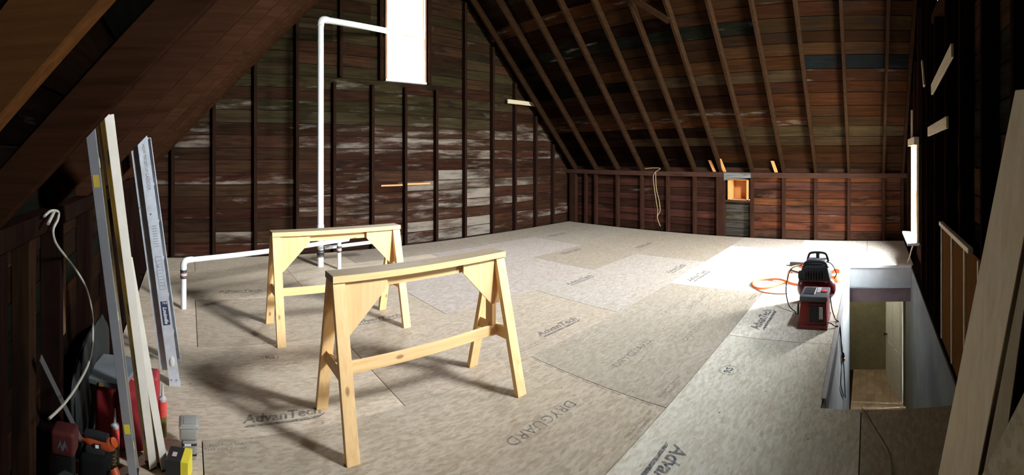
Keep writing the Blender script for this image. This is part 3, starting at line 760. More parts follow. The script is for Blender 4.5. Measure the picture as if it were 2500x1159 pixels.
for k_, (u, zz) in enumerate(((.03, 1.22), (-.052, 1.26), (.02, .045), (.055, .045), (.03, .85))):
    x = lean(-.132+u, zz, LX); y = 3.0895 if u > 0 else 3.1295
    if k_ in (2, 3): y = 3.079
    obj('rivet', MB().lathe((x, y, zz), (0, -1, 0), [(0, .006), (.003, .0055), (.005, .003)], 10), 'alu_dark', ld, smooth=True)
LM = Matrix(((1, 0, 0, 0), (0, 1, 0, 0), (0, 0, 1, 0), (0, 0, 0, 1)))
def rail_frame(u, z, y=3.0892):
    """frame on the rail's near web: local x runs down the rail"""
    d_ = Vector((LX, 0, -1)).normalized(); up = Vector((d_.z*-1, 0, d_.x)).normalized(); n__ = Vector((0, -1, 0))
    up = n__.cross(d_).normalized()
    m = Matrix((( d_.x, up.x, n__.x, lean(-.132+u, z, LX)), (d_.y, up.y, n__.y, y), (d_.z, up.z, n__.z, z), (0, 0, 0, 1)))
    return m
def decal(nm, u, z, L_, W_, mat, y=3.0892, t=.0006):
    m = rail_frame(u, z, y); return obj(nm, MB().box((-L_/2, -W_/2, 0), (L_/2, W_/2, t), m), mat, ld)
lb = decal('brand_label', .037, .515, .17, .050, 'navy')
def rtext(txt, u, z, size, mat, width=None, shear=0, y=3.0884, bold=0.0):
    m = rail_frame(u, z, y); 
    return text_mesh('lettering', txt, m.translation, size, mat, ld, Matrix(m.to_3x3()).to_4x4(), width, shear, bold)
rtext('Louisville', .037, .500, .040, 'white', .12, .3, bold=.0004)
for a in (-.006, .006, .018): decal('label_stripe', .037-.0+a, .588, .016, .004, 'white', 3.0885)
decal('label_rim', .037, .515, .178, .056, 'light_grey', 3.0895, .0003)
decal('notice_label', .040, .80, .24, .042, 'greyink', 3.0893, .0004); decal('notice_field', .040, .80, .234, .038, 'alu', 3.0889, .0004)
for k_ in range(9): decal('notice_line', .040, .71+.022*k_, .003, .030, 'greyink', 3.0885, .0003)
for k_ in range(9): decal('notice_line', .040, .99+.018*k_, .004, .034, 'greyink', 3.0892, .0003)
rtext('HOW TO SET UP', .040, 1.62, .026, 'greyink', .20); rtext('LADDER', .040, 1.45, .034, 'greyink', .12)
sm = MB().lathe((lean(-.095, .16, LX), 3.0895, .17), (0, -1, 0), [(0, .020), (.004, .017), (.007, .006)], 12)
sm.v = [(x, y, .17+(z_-.17)*2.0) for x, y, z_ in sm.v]
obj('putty_smear', sm, 'gunk', ld, smooth=True)
obj('pulley_bracket', MB().box((-.375, 3.10, 1.71), (-.30, 3.14, 1.78)), 'alu_dark', ld, .006)

# ------------------------------------------------------------------ three builders' levels leaning against the left slope
def level(label, base, top, wd, face, web, deep=.062, tags=(), slots=(), turn=0.0):
    t = thing('spirit_level', base, label, 'level', 'spirit levels leaning by the left slope')
    a, b = Vector(base), Vector(top); z = (b-a).normalized(); L_ = (b-a).length
    x = Vector((math.cos(turn), math.sin(turn), 0)); x = (x-z*z.dot(x)).normalized(); y = z.cross(x)
    if y.y < 0: y = -y
    m = Matrix(((x.x, y.x, z.x, a.x), (x.y, y.y, z.y, a.y), (x.z, y.z, z.z, a.z), (0, 0, 0, 1)))
    obj('flange', MB().box((-wd/2, 0, 0), (wd/2, .006, L_), m), face, t, .0012, 1)
    obj('flange', MB().box((-wd/2, deep-.006, 0), (wd/2, deep, L_), m), face, t, .0012, 1)
    obj('web', MB().box((-wd*.22, .006, .004), (wd*.22, deep-.006, L_-.004), m), web, t)
    for h in (.10, .5, .9):
        zz = L_*h
        v = obj('vial_block', MB().box((-wd*.26, deep*.2, zz-.03), (wd*.26, deep*.8, zz+.03), m), 'black', t, .002, 1)
        obj('vial', MB().tube([m @ Vector((wd*.27, deep*.5, zz-.022)), m @ Vector((wd*.27, deep*.5, zz+.022))], .007, 10), 'vial', v, smooth=True)
    for h in slots: obj('hand_hole', MB().box((-wd*.235, deep*.22, L_*h-.07), (wd*.235, deep*.78, L_*h+.07), m), 'black', t, .004, 2)
    for h, c_ in tags: obj('sticker', MB().box((-wd*.34, -.0008, L_*h-.028), (wd*.30, -.0001, L_*h+.028), m), c_, t)
    obj('end_cap', MB().box((-wd/2-.001, -.001, -.0), (wd/2+.001, deep+.001, .012), m), 'black', t, .001, 1)
    return t
level('tall grey spirit level with yellow stickers, left of the three', (-.275, 2.17, 0), (-.402, 1.73, 1.775), .043, 'level_grey', 'yellow', tags=((.17, 'bright_yellow'), (.86, 'yellow')), slots=(.34, .66))
level('tall cream spirit level with yellow web, middle of the three', (-.180, 2.255, 0), (-.320, 1.735, 1.80), .043, 'level_white', 'yellow', slots=(.3, .62), turn=.55)
level('short whitish spirit level, right of the three, only waist high', (-.118, 2.25, 0), (-.292, 2.12, 1.13), .040, 'level_white', 'yellow', slots=(.5,), turn=.5)

# ------------------------------------------------------------------ clutter in the left corner
rc = thing('fuel_can', (-.42, 2.46, 0), 'red plastic fuel can under the grey slab, behind the levels', 'fuel can')
def lobe(x0, x1, y0, y1, z0, z1): return MB().box((x0, y0, z0), (x1, y1, z1))
obj('body', lobe(-.525, -.41, 2.385, 2.60, 0, .335), 'red_can', rc, .035, 4, True)
obj('body', lobe(-.405, -.225, 2.37, 2.62, 0, .325), 'red_can', rc, .04, 4, True)
obj('bridge', lobe(-.50, -.30, 2.42, 2.56, .05, .29), 'red_can', rc, .01, 2, True)
obj('handle', MB().tube(spline([(-.50, 2.52, .30), (-.47, 2.52, .345), (-.36, 2.52, .348), (-.30, 2.52, .30)], 5), .012, 10), 'red_can', rc, smooth=True)
t_ = thing('slab', (-.45, 2.50, .362), 'flat grey slab lying on the red fuel can', 'slab')
q = [(-.585, 2.375), (-.355, 2.325), (-.275, 2.66), (-.53, 2.68)]
sl = obj('plate', MB().prism([(x, y, .362) for x, y in q], (0, 0, .03)), 'slate', t_, .004)
obj('notch', MB().box((-.49, 2.345, .364), (-.465, 2.36, .384), Matrix.Identity(4)), 'tube_yellow', t_)
rbk = thing('fuel_can', (-.20, 2.80, 0), 'small red plastic container half hidden behind the levels', 'container')
obj('body', lobe(-.30, -.185, 2.72, 2.86, 0, .24), 'red_can', rbk, .03, 4, True); obj('cap', MB().lathe((-.25, 2.79, .238), (0, 0, 1), [(0, .02), (.025, .02)], 14), 'black', rbk, smooth=True)

def blob(name, c_, size, mat, label, cat, seed=1, parent=None, flat=.0, sub=3):
    """lumpy closed soft shape resting on its base"""
    bm = bmesh.new(); bmesh.ops.create_icosphere(bm, subdivisions=sub+1, radius=1.0)
    rnd = random.Random(seed); ph = [rnd.uniform(0, 6.28) for _ in range(9)]
    for v in bm.verts:
        p = v.co.copy(); 
        f = 1+.10*math.sin(3.1*p.x+ph[0])*math.sin(2.7*p.y+ph[1])+.07*math.sin(5.3*p.z+ph[2]+2*p.x)+.05*math.sin(8*p.y+ph[3])*math.sin(7*p.x+ph[4])+.03*math.sin(15*p.x+ph[5]+9*p.z)
        q_ = Vector((math.copysign(abs(p.x)**.62, p.x), math.copysign(abs(p.y)**.62, p.y), math.copysign(abs(p.z)**.7, p.z)))*f
        v.co = Vector((q_.x*size[0]/2, q_.y*size[1]/2, max(-size[2]/2, min(q_.z, .98)*size[2]/2)))+Vector((0, 0, size[2]/2))
    me = bpy.data.meshes.new(name); 
    for f in bm.faces: f.smooth = True
    if parent is not None: bmesh.ops.translate(bm, vec=Vector(c_)-ORIG[parent], verts=bm.verts)
    bm.to_mesh(me); bm.free(); me.materials.append(M[mat]); o = bpy.data.objects.new(name, me); put(o, parent)
    if parent is None: o.location = c_
    ORIG[o] = Vector(c_) if parent is None else ORIG[parent]
    return tag(o, label, cat)
tb = thing('tool_bag', (-.48, 1.58, 0), 'dark green fabric tool bag in the bottom left corner', 'bag')
blob('bag_body', (-.475, 1.58, 0), (.21, .36, .34), 'green_cloth', None, None, 4, tb)
obj('strap', MB().tube(spline([(-.46, 1.46, .30), (-.44, 1.50, .365), (-.43, 1.58, .375), (-.44, 1.66, .365), (-.46, 1.70, .30)], 5), .012, 8), 'black', tb, smooth=True)
blob('plastic_sheet', (-.572, 2.56, 0), (.045, .86, .60), 'teal_cloth', 'dark crumpled sheet heaped against the left knee wall', 'plastic sheet', 9)
bt = thing('battery_tool', (-.545, 1.84, .0), 'small dark red power tool standing behind the green tool bag', 'power tool')
obj('housing', MB().box((-.595, 1.80, .33), (-.485, 1.89, .435)), 'red_shaded', bt, .018, 3, True)
obj('emblem', MB().prism([(-.562, 1.7995, 0.360), (-.547, 1.7995, 0.405), (-.540, 1.7995, 0.375), (-.527, 1.7995, 0.405), (-.512, 1.7995, 0.362), (-.523, 1.7995, 0.380), (-.537, 1.7995, 0.355), (-.547, 1.7995, 0.380)], (0, -.001, 0)), 'grey_plastic', bt)
obj('base', MB().box((-.585, 1.805, 0), (-.495, 1.885, .335)), 'shade_black', bt, .02, 2, True)

sp = thing('metal_strip', (-.50, 1.98, 0), 'thin grey metal strip leaning on the left knee wall', 'strip')
a_, b_ = Vector((-.52, 2.06, .25)), Vector((-.575, 1.63, .83)); z_ = (b_-a_).normalized(); x_ = Vector((0, 1, .8)).cross(z_).normalized(); y_ = z_.cross(Vector((1, 0, 0))).normalized()
mb = MB().hexa([a_-y_*.014, a_+y_*.014, a_+y_*.014+Vector((-.004, 0, 0)), a_-y_*.014+Vector((-.004, 0, 0))], [b_-y_*.014, b_+y_*.014, b_+y_*.014+Vector((-.004, 0, 0)), b_-y_*.014+Vector((-.004, 0, 0))])
obj('bar', mb, 'dark_steel', sp)
# orange and black drill
dr_ = thing('cordless_drill', (-.40, 2.10, .0), 'orange and black cordless tool lying among the clutter by the tool bag', 'power tool')
obj('body', MB().tube(spline([(-.50, 2.13, .215), (-.46, 2.12, .212), (-.40, 2.11, .208), (-.35, 2.105, .212), (-.325, 2.10, .23)], 4), [.020]*4+[.026]*6+[.030]*4+[.024]*3, 14), 'orange', dr_, smooth=True)
obj('grip', MB().tube(spline([(-.475, 2.125, .237), (-.43, 2.118, .243), (-.36, 2.106, .240)], 4), .022, 12), 'black', dr_, smooth=True)
obj('badge', MB().box((-.425, 2.081, .198), (-.39, 2.0845, .222)), 'black', dr_); obj('badge_mark', MB().box((-.417, 2.0802, .202), (-.40, 2.0815, .218)), 'white', dr_)
obj('motor', MB().box((-.50, 2.06, .0), (-.35, 2.17, .17)), 'shade_black', dr_, .03, 3, True)
obj('battery', MB().box((-.47, 2.08, .165), (-.37, 2.15, .202)), 'black', dr_, .01, 2, True)
obj('chuck', MB().lathe((-.325, 2.07, .12), (.4, -.4, -.6), [(0, .022), (.05, .020), (.075, .010)], 12), 'orange', dr_, smooth=True)
dr_.location.x -= .035
# two caulk tubes
def caulk(label, x, y, yellow, text=None):
    t = thing('caulk_tube', (x, y, 0), label, 'caulk tube', 'caulk tubes')
    obj('cartridge', MB().lathe((x, y, 0), (0, 0, 1), [(0, .023), (.003, .0245), (.118, .0245)], 20), yellow, t, smooth=True)
    obj('sleeve', MB().lathe((x, y, .118), (0, 0, 1), [(0, .0248), (.085, .0248), (.088, .024)], 20), 'coral', t, smooth=True)
    obj('collar', MB().lathe((x, y, .206), (0, 0, 1), [(0, .0235), (.012, .0235), (.018, .016), (.024, .010)], 20), 'light_grey', t, smooth=True)
    obj('nozzle', MB().lathe((x, y, .228), (0, 0, 1), [(0, .0085), (.02, .008), (.075, .003)], 12), 'nozzle', t, smooth=True)
    return t
ct = caulk('caulk tube lettered NAILS, standing beside the orange tool', -.385, 2.255, 'tube_yellow')
az = math.atan2(-.385, 2.255)
m = Matrix.Rotation(-az, 4, 'Z') @ Matrix(((0, 1, 0, 0), (0, 0, -1, 0), (-1, 0, 0, 0), (0, 0, 0, 1)))
m3 = Matrix.Rotation(-az, 4, 'Z') @ Matrix(((0, -1, 0, 0), (0, 0, -1, 0), (1, 0, 0, 0), (0, 0, 0, 1)))
fwd = Vector((-math.sin(az)*-1, math.cos(az), 0)); nf = Vector((.385, -2.255, 0)).normalized()
text_mesh('lettering', 'NAILS', Vector((-.385, 2.255, .065))+nf*.0252, .030, 'white', ct, m3, .085, 0, .0008)
caulk('caulk tube with coral sleeve standing right of the levels', -.150, 2.535, 'tube_yellow')
# tub and box at the bottom edge
tubt = thing('plastic_tub', (.005, 2.37, 0), 'clear plastic tub standing on the floor near the black box', 'tub')
obj('base_tub', MB().box((-.035, 2.33, 0), (.045, 2.42, .105)), 'tub', tubt, .012, 3, True)
obj('dark_band', MB().box((-.0365, 2.3285, .075), (.0465, 2.4215, .092)), 'black', tubt, .012, 3); obj('dark_band', MB().box((-.0365, 2.3285, .02), (.0465, 2.4215, .036)), 'black', tubt, .012, 3)
obj('paper_label', MB().box((-.02, 2.3278, .078), (.015, 2.3286, .09)), 'white', tubt)
up = obj('upper_tub', MB().box((-.048, 2.325, .106), (.055, 2.43, .19)), 'tub', tubt, .016, 3, True)
obj('rim', MB().box((-.052, 2.321, .170), (.059, 2.434, .182)), 'tub', tubt, .016, 3, True); obj('lid', MB().box((-.025, 2.345, .1895), (.032, 2.41, .193)), 'tub', tubt, .01, 2, True)
bb = thing('carton', (-.045, 2.22, 0), 'small black carton with a yellow end stripe in front of the clear tub', 'box')
mt = Matrix.Translation((-.045, 2.215, 0)) @ Matrix.Rotation(R(-12), 4, 'Z')
obj('body', MB().box((-.06, -.055, 0), (.055, .055, .112), mt), 'black', bb, .002, 1)
obj('yellow_stripe', MB().box((.018, -.0556, -.0), (.0556, .0556, .1126), mt), 'bright_yellow', bb)
obj('sticker', MB().box((-.035, -.02, .1122), (-.012, .012, .1128), mt), 'pinklabel', bb)

# ------------------------------------------------------------------ compressor, red box, hose
cp = thing('air_compressor', (4.82, .60, 0), 'dark red air compressor with a black motor cover and handles, behind the red tool box', 'compressor')
cy_ = .60; cx_ = 4.82
obj('tank', MB().lathe((cx_, cy_-.215, .165), (0, 1, 0), [(0, .03), (.012, .07), (.04, .105), (.075, .12), (.355, .12), (.39, .105), (.418, .07), (.43, .03)], 28), 'red', cp, smooth=True)
for sy in (-.13, .13): obj('foot', MB().hexa([(cx_-.12, cy_+sy-.025, 0), (cx_+.12, cy_+sy-.025, 0), (cx_+.12, cy_+sy+.025, 0), (cx_-.12, cy_+sy+.025, 0)], [(cx_-.07, cy_+sy-.02, .08), (cx_+.07, cy_+sy-.02, .08), (cx_+.07, cy_+sy+.02, .08), (cx_-.07, cy_+sy+.02, .08)]), 'black', cp, .004, 1)
sh = obj('motor_cover', MB().hexa([(cx_-.15, cy_-.17, .265), (cx_+.15, cy_-.17, .265), (cx_+.15, cy_+.19, .265), (cx_-.15, cy_+.19, .265)], [(cx_-.11, cy_-.13, .44), (cx_+.13, cy_-.13, .44), (cx_+.13, cy_+.14, .44), (cx_-.11, cy_+.14, .44)]), 'black', cp, .03, 3, True)
for k_ in range(7): obj('vent_fin', MB().box((cx_-.158, cy_-.10+.03*k_, .29), (cx_-.128, cy_-.09+.03*k_, .40)), 'black', sh)
obj('top_cover', MB().box((cx_-.06, cy_-.10, .43), (cx_+.16, cy_+.11, .468)), 'grey_plastic', cp, .014, 2, True)
for x_, h_, w_ in ((cx_+.12, .525, .12), (cx_-.10, .475, .135)):
    obj('handle', MB().tube(spline([(x_, cy_-w_, .43), (x_, cy_-w_+.01, h_-.05), (x_, cy_-w_+.045, h_), (x_, cy_+w_-.045, h_), (x_, cy_+w_-.01, h_-.05), (x_, cy_+w_, .43)], 4), .014, 10), 'black', cp, smooth=True)
obj('handle_web', MB().box((cx_+.108, cy_-.02, .46), (cx_+.132, cy_+.02, .52)), 'black', cp, .004, 1)
obj('gauge', MB().lathe((cx_-.10, cy_-.12, .28), (-1, -.1, .2), [(0, .028), (.03, .028), (.034, .02)], 16), 'coral', cp, smooth=True)
obj('pressure_switch', MB().box((cx_-.16, cy_+.10, .30), (cx_-.07, cy_+.185, .37)), 'black', cp, .01, 2, True)
obj('outlet', MB().tube([(cx_-.10, cy_+.15, .34), (cx_-.02, cy_+.24, .335), (cx_+.05, cy_+.30, .33)], .012, 10), 'steelband', cp, smooth=True)
obj('power_cord', MB().tube(spline([(cx_-.05, cy_+.16, .42), (cx_-.16, cy_+.26, .40), (cx_-.24, cy_+.30, .22), (cx_-.30, cy_+.26, .06), (cx_-.36, cy_+.18, .012), (cx_-.42, cy_+.16, .012)], 6), .006, 8), 'black', cp, smooth=True)
obj('power_cord', MB().tube(spline([(cx_-.02, cy_-.12, .46), (cx_-.06, cy_-.18, .44), (cx_-.05, cy_-.225, .34), (cx_-.02, cy_-.20, .28)], 6), .006, 8), 'black', cp, smooth=True)

rbx = thing('tool_box', (4.23, .545, 0), 'red tool box with a grey top and dark recessed front, in front of the compressor', 'tool box')
X0, X1, Y0_, Y1_, ZT = 4.05, 4.42, .405, .685, .30
body = MB().hexa([(X0, Y0_, 0), (X1, Y0_, 0), (X1, Y1_, 0), (X0, Y1_, 0)], [(X0+.045, Y0_+.012, ZT-.05), (X1-.02, Y0_+.012, ZT-.05), (X1-.02, Y1_-.022, ZT-.05), (X0+.045, Y1_-.022, ZT-.05)])
obj('body', body, 'red_plastic', rbx, .012, 2, True)
obj('foot_band', MB().box((X0-.006, Y0_-.004, 0), (X1+.004, Y1_+.004, .045)), 'red', rbx, .008, 2, True)
def front(nm, u0, u1, v0, v1, off, th, mat, par):
    """plate on the sloping front; u across (0 right .. 1 left), v up in metres"""
    def P(u, v, o_): return Vector((X0+.045*v/(ZT-.05)-o_, Y0_+.012*v/(ZT-.05)+(Y1_-Y0_-.034*v/(ZT-.05))*u, v))
    a = [P(u0, v0, off), P(u1, v0, off), P(u1, v1, off), P(u0, v1, off)]; b = [P(u0, v0, off+th), P(u1, v0, off+th), P(u1, v1, off+th), P(u0, v1, off+th)]
    return obj(nm, MB().hexa(a, b), mat, par)
rec = front('recess', .10, .62, .065, .225, -.004, .006, 'black', rbx)
for u0, u1, v0, v1 in ((.08, .64, .225, .232), (.08, .64, .06, .067), (.62, .64, .06, .232), (.08, .10, .06, .232)): front('recess_rim', u0, u1, v0, v1, 0, .010, 'red_plastic', rbx)
front('grey_bar', .13, .27, .10, .205, .003, .012, 'light_grey', rbx)
front('latch', .18, .34, .236, .25, .001, .006, 'black', rbx)
obj('lid', MB().box((X0+.030, Y0_+.0, ZT-.05), (X1-.01, Y1_-.012, ZT)), 'grey_plastic', rbx, .012, 2, True)
obj('lid_tray', MB().box((X0+.10, Y0_+.13, ZT-.002), (X1-.06, Y1_-.04, ZT+.006)), 'black', rbx, .004, 1)
obj('lid_label', MB().box((X0+.16, Y0_+.085, ZT-.001), (X1-.05, Y0_+.12, ZT+.004)), 'light_grey', rbx)
obj('lid_dial', MB().lathe((X0+.20, Y0_+.045, ZT-.002), (0, 0, 1), [(0, .035), (.012, .033), (.016, .02)], 18), 'coral', rbx, smooth=True)
obj('side_reel', MB().tube([(4.16+.03*math.cos(t), Y1_+.012, .15+.05*math.sin(t)) for t in [2*math.pi*k_/16 for k_ in range(16)]], .006, 8, True), 'black', rbx, smooth=True)

zf = .011
hz = [(5.17, .93, .33), (5.30, .98, .25), (5.55, 1.03, .08), (5.55, 1.06, .012), (5.396, 1.135, zf), (5.234, 1.23, zf), (5.155, 1.341, zf), (5.216, 1.436, zf), (5.365, 1.488, zf), (5.488, 1.455, zf), (5.558, 1.334, zf), (5.538, 1.165, zf+.016), (5.443, .985, zf), (5.40, .86, zf)]
hz[0] = (cx_+.05, cy_+.30, .33); hz[1] = (cx_+.22, cy_+.36, .26); hz[2] = (5.30, 1.02, .10)
hs = thing('air_hose', (5.4, 1.2, 0), 'orange air hose looped on the floor beside the compressor', 'hose')
obj('loop', MB().tube(spline(hz, 6), .014, 10), 'orange_hose', hs, smooth=True)
for k_ in range(5):
    rr = .15-.010*k_; c_ = (5.82-.02*k_, .465+.004*k_)
    obj('coil', MB().tube([(c_[0]+rr*1.6*math.cos(t), c_[1]+rr*.72*math.sin(t), .014+.018*k_+.004*math.sin(2*t+k_)) for t in [2*math.pi*q_/28 for q_ in range(28)]], .013, 8, True), 'orange_hose', hs, smooth=True)
for k_ in range(2):
    obj('coil', MB().tube([(6.12+.16*math.cos(t), 1.02+(.09+.02*k_)*math.sin(t), .012+.02*k_) for t in [2*math.pi*q_/24 for q_ in range(24)]], .010, 8, True), 'orange_hose', hs, smooth=True)
obj('tail', MB().tube(spline([(5.21, 1.43, .010), (5.06, 1.30, .006), (5.02, 1.12, .006), (5.05, .98, .006)], 6), .006, 8), 'orange_hose', hs, smooth=True)
pb = obj('dark_bar', MB().box((6.33, .80, 0), (6.42, 1.19, .05)), 'black', None, .004, at=(6.37, 1.0, 0)); tag(pb, 'short black bar lying on the floor behind the compressor', 'bar')
cords = thing('extension_cord', (4.25, .33, 0), 'black extension cords running from the red tool box down into the stairwell', 'cord')
obj('cord', MB().tube(spline([(4.10, .41, .06), (4.14, .37, .03), (4.13, .335, .012), (4.17, .30, -.02), (4.45, .298, -.28), (4.62, .298, -.45), (4.64, .298, -.55), (4.42, .298, -.60), (4.42, .298, -.72), (4.90, .298, -1.08)], 6), .006, 8), 'black', cords, smooth=True)
obj('cord', MB().tube(spline([(4.42, .41, .20), (4.36, .385, .09), (4.30, .345, .014), (4.26, .300, -.02), (4.42, .294, -.315), (4.56, .292, -.47)], 6), .006, 8), 'black', cords, smooth=True)
obj('cord', MB().tube(spline([(4.66, .292, -.56), (4.80, .292, -.72), (5.07, .292, -1.19)], 6), .006, 8), 'black', cords, smooth=True)
pg = obj('plug', MB().tube([(4.55, .288, -.44), (4.60, .288, -.485), (4.68, .288, -.57)], [.014, .018, .014], 10), 'black', cords, smooth=True)
obj('neon_light', MB().lathe((4.62, .278, -.515), (-.3, -1, 0), [(0, .008), (.006, .006)], 10), 'neon', pg)
fc = thing('floor_cord', (2.5, -.05, 0), 'thin brown cord trailing over the dark floor in front of the stair opening', 'cord')
obj('cord', MB().tube(spline([(2.83, .06, .004), (2.786, .047, .006), (2.617, -.013, .006), (2.466, -.07, .006), (2.364, -.101, .006), (2.15, -.105, .006), (1.9, -.06, .006)], 6), .004, 8), 'bcable', fc, smooth=True)

# ------------------------------------------------------------------ loose lumber and wires
def piece(name, lo, hi, mat, label, cat='board', bev=.002):
    lo, hi = [min(a, b) for a, b in zip(lo, hi)], [max(a, b) for a, b in zip(lo, hi)]
    return tag(obj(name, MB().box(lo, hi), mat, None, bev, 1, at=((lo[0]+hi[0])/2, (lo[1]+hi[1])/2, lo[2])), label, cat)
piece('nailed_batten', (6.30, YA-.026, 2.775), (7.30, YA-.002, 2.865), 'pale', 'pale new batten nailed across the far gable studs below the right rafters')
piece('thin_lath', (3.36, DY1-.022, 1.085), (3.80, DY1-.006, 1.115), 'niche', 'thin orange lath on the far gable boards, left of the middle stud', 'lath')
piece('thin_lath', (3.87, DY1-.022, 1.095), (4.40, DY1-.006, 1.13), 'niche', 'thin orange lath on the far gable boards, right of the middle stud', 'lath')
def slip(y, ztop, dy, label):
    mb_ = MB(); z0 = 1.31; w_ = .033
    xa, xb = XB+.03, XB-.10
    mb_.hexa([(xa, y-w_, z0), (xa, y+w_, z0), (xa+.03, y+w_, z0), (xa+.03, y-w_, z0)], [(xb, y+dy-w_, ztop), (xb, y+dy+w_, ztop), (xb+.03, y+dy+w_, ztop), (xb+.03, y+dy-w_, ztop)])
    tag(obj('rafter_cleat', mb_, 'niche', None, .002, 1, at=(xa, y, z0)), label, 'cleat')
slip(3.15, 1.55, .06, 'short orange cleat left of the widest rafter foot, above the wooden niche')
slip(2.93, 1.58, .07, 'short orange cleat right of the widest rafter foot, above the wooden niche')
slip(1.85, 1.54, .05, 'short orange cleat at the rafter foot one bay right of the wooden niche')
nb = thing('wooden_niche', (DX1, 2.64, NICHE[2]), 'open orange wooden box let into the right knee wall', 'niche')
xb_ = DX1+.22
obj('back', MB().box((xb_, NICHE[0], NICHE[2]), (xb_+.015, NICHE[1], NICHE[3])), 'niche', nb)
for a, b in ((NICHE[0], NICHE[0]+.04), (NICHE[1]-.06, NICHE[1])): obj('side', MB().box((XB+.02, a, NICHE[2]+.01), (xb_, b, NICHE[3])), 'niche', nb, .002, 1)
obj('bottom', MB().box((XB+.02, NICHE[0]+.04, NICHE[2]), (xb_, NICHE[1]-.06, NICHE[2]+.015)), 'niche', nb); obj('top', MB().box((XB+.02, NICHE[0], NICHE[3]-.012), (xb_, NICHE[1], NICHE[3])), 'niche', nb)
obj('dark_pipe', MB().tube([(DX1+.06, NICHE[0]+.07, NICHE[2]+.016), (DX1+.06, NICHE[0]+.075, NICHE[3]-.08), (DX1+.14, NICHE[0]+.08, NICHE[3]-.04)], .026, 12), 'red_wood', nb, smooth=True)

def cleat_c(x0, z0, x1, z1, wd, label, y=YC+.012):
    a, b = Vector((x0, y, z0)), Vector((x1, y, z1)); t = (b-a).normalized(); u = Vector((-t.z, 0, t.x))*wd/2; n = Vector((0, -.022, 0))
    mb_ = MB().hexa([a-u, b-u, b+u, a+u], [a-u+n, b-u+n, b+u+n, a+u+n])
    tag(obj('nailed_batten', mb_, 'pale', None, .002, 1, at=a), label, 'board')
cleat_c(4.45, 2.32, 3.33, 2.46, .11, 'pale batten slanting across the near gable studs, upper of two', YC+.024)
cleat_c(4.72, 1.90, 3.55, 1.915, .10, 'pale level batten across the near gable studs, lower of two', YC+.024)
cleat_c(5.40, 2.82, 5.20, 2.48, .05, 'short pale scrap nailed high above the low window')
hp = thing('half_wall', (3.25, YC+.01, 0), 'waist-high brown hardboard half wall with a pale top rail beside the stair opening', 'half wall')
obj('sheet', MB().box((2.45, YC+.004, 0), (3.80, YC+.012, 1.02)), 'hardboard', hp)
obj('top_rail', MB().box((2.67, YC+.004, 1.015), (3.83, YC+.040, 1.052)), 'pale', hp, .003, 1)
for x in (3.80, 3.32, 2.86, 2.48): obj('batten', MB().box((x-.012, YC+.012, .02), (x+.012, YC+.026, 1.015)), 'pale', hp, .002, 1)
# planks leaning at the right edge
def plank(x, yb, zt, yt, wd, th, mat, label, n=(-.6, .8)):
    a, b = Vector((x, yb, 0)), Vector((x, yt, zt)); wv = Vector((-n[1], n[0], 0))*wd; tv = Vector((-n[0], -n[1], 0))*th
    mb_ = MB().hexa([a, a+wv, a+wv+tv, a+tv], [b, b+wv, b+wv+tv, b+tv])
    return tag(obj('leaning_plank', mb_, mat, None, .003, 1, at=(x, yb, 0)), label, 'plank')
plank(1.72, -.195, 1.91, -.595, .185, .038, 'lvl', 'wide pale plank leaning at the right edge, in front of the narrower one')
plank(1.80, -.42, 1.62, -.66, .10, .030, 'lvl', 'narrow shaded plank leaning behind the wide pale plank at the right edge', (-.8, .6))
lp = MB(); lean_ = .60
lp.hexa([(.55, -.08, 0), (1.47, -.08, 0), (1.47, -.095, 0), (.55, -.095, 0)], [(.55, -.62, .91), (1.47, -.62, .91), (1.47, -.635, .91), (.55, -.635, .91)])
o = obj('leaning_sheet', lp, 'osb', None, at=(1.0, -.09, 0), color=(.40, .36, .26, 1)); tag(o, 'low sheet of strand board leaning in the bottom right corner', 'sheet')

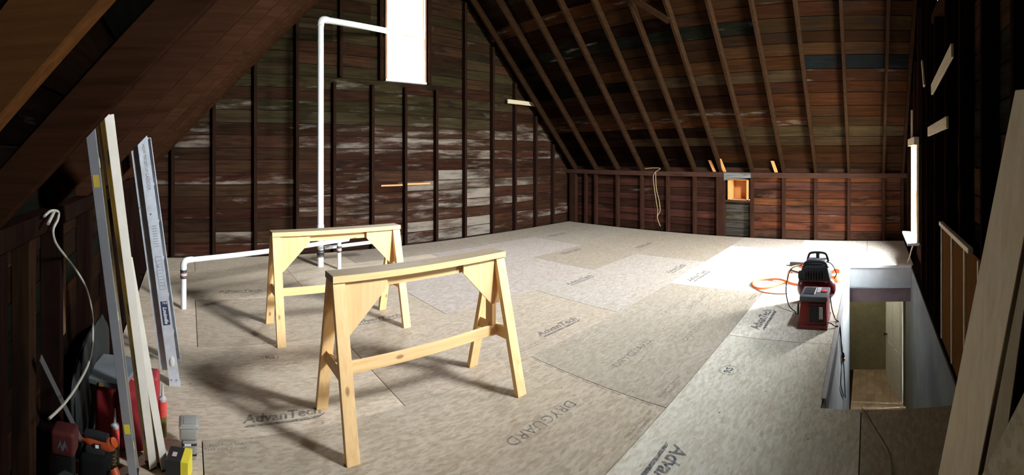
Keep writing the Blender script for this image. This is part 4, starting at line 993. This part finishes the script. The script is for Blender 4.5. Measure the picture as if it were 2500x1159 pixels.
wc = thing('hanging_cable', (-.58, 1.85, .5), 'pale cable looping down the dark left knee wall', 'cable')
cab = [(-.58, 1.684, 1.386), (-.575, 1.759, 1.40), (-.57, 1.846, 1.385), (-.57, 1.84, 1.353), (-.57, 1.781, 1.325), (-.57, 1.776, 1.291), (-.57, 1.834, 1.236), (-.57, 1.997, 1.141), (-.57, 2.188, 1.027), (-.57, 2.368, .899), (-.56, 2.50, .745), (-.52, 2.40, .66), (-.49, 2.22, .58), (-.49, 2.05, .55), (-.50, 1.90, .55), (-.53, 1.74, .55)]
cab[10:] = [(-.575, 2.521, .745), (-.565, 2.53, .63), (-.55, 2.44, .53), (-.53, 2.24, .52), (-.53, 2.0, .53), (-.54, 1.82, .545), (-.565, 1.70, .55)]
cab = [(x*f_, y*f_, EYE+(z_-EYE)*f_) for (x, y, z_), f_ in zip(cab, [1.0]*9+[.98, .95, .92, .91, .91, .91, .92, .93])]
obj('cable', MB().tube(spline(cab, 5), .006, 8), 'cable', wc, smooth=True)
obj('cable_end', MB().tube(spline([(-.575, 1.80, 1.39), (-.56, 1.73, 1.385), (-.555, 1.66, 1.36)], 4), .007, 8), 'cable', wc, smooth=True)
wb = thing('hanging_wire', (XB-.02, 4.5, .1), 'tan wire hanging in a loop on the right knee wall', 'wire')
X_ = XB-.03
wp = [(X_, 4.76, 1.352), (X_, 4.604, 1.372), (X_, 4.431, 1.375), (X_, 4.381, 1.357), (X_, 4.502, 1.284), (X_, 4.553, 1.176), (X_, 4.533, .97), (X_, 4.482, .659), (X_, 4.441, .439), (X_, 4.452, .304), (X_, 4.381, .113)]
obj('wire', MB().tube(spline(wp, 4), .008, 7), 'bcable', wb, smooth=True)
obj('wire', MB().tube(spline([(X_+.01, 4.502, 1.302), (X_+.01, 4.482, .927), (X_+.01, 4.411, .663), (X_+.01, 4.391, .441), (X_+.01, 4.462, .303), (X_+.01, 4.401, .13)], 4), .008, 7), 'bcable', wb, smooth=True)
wz = thing('window_wire', (6.5, -.55, 0), 'thin pale wire drooping from the low window to the floor', 'wire')
obj('wire', MB().tube(spline([(6.02, -.60, .40), (6.15, -.585, .30), (6.35, -.58, .16), (6.62, -.57, .01)], 5), .011, 8), 'pale', wz, smooth=True)
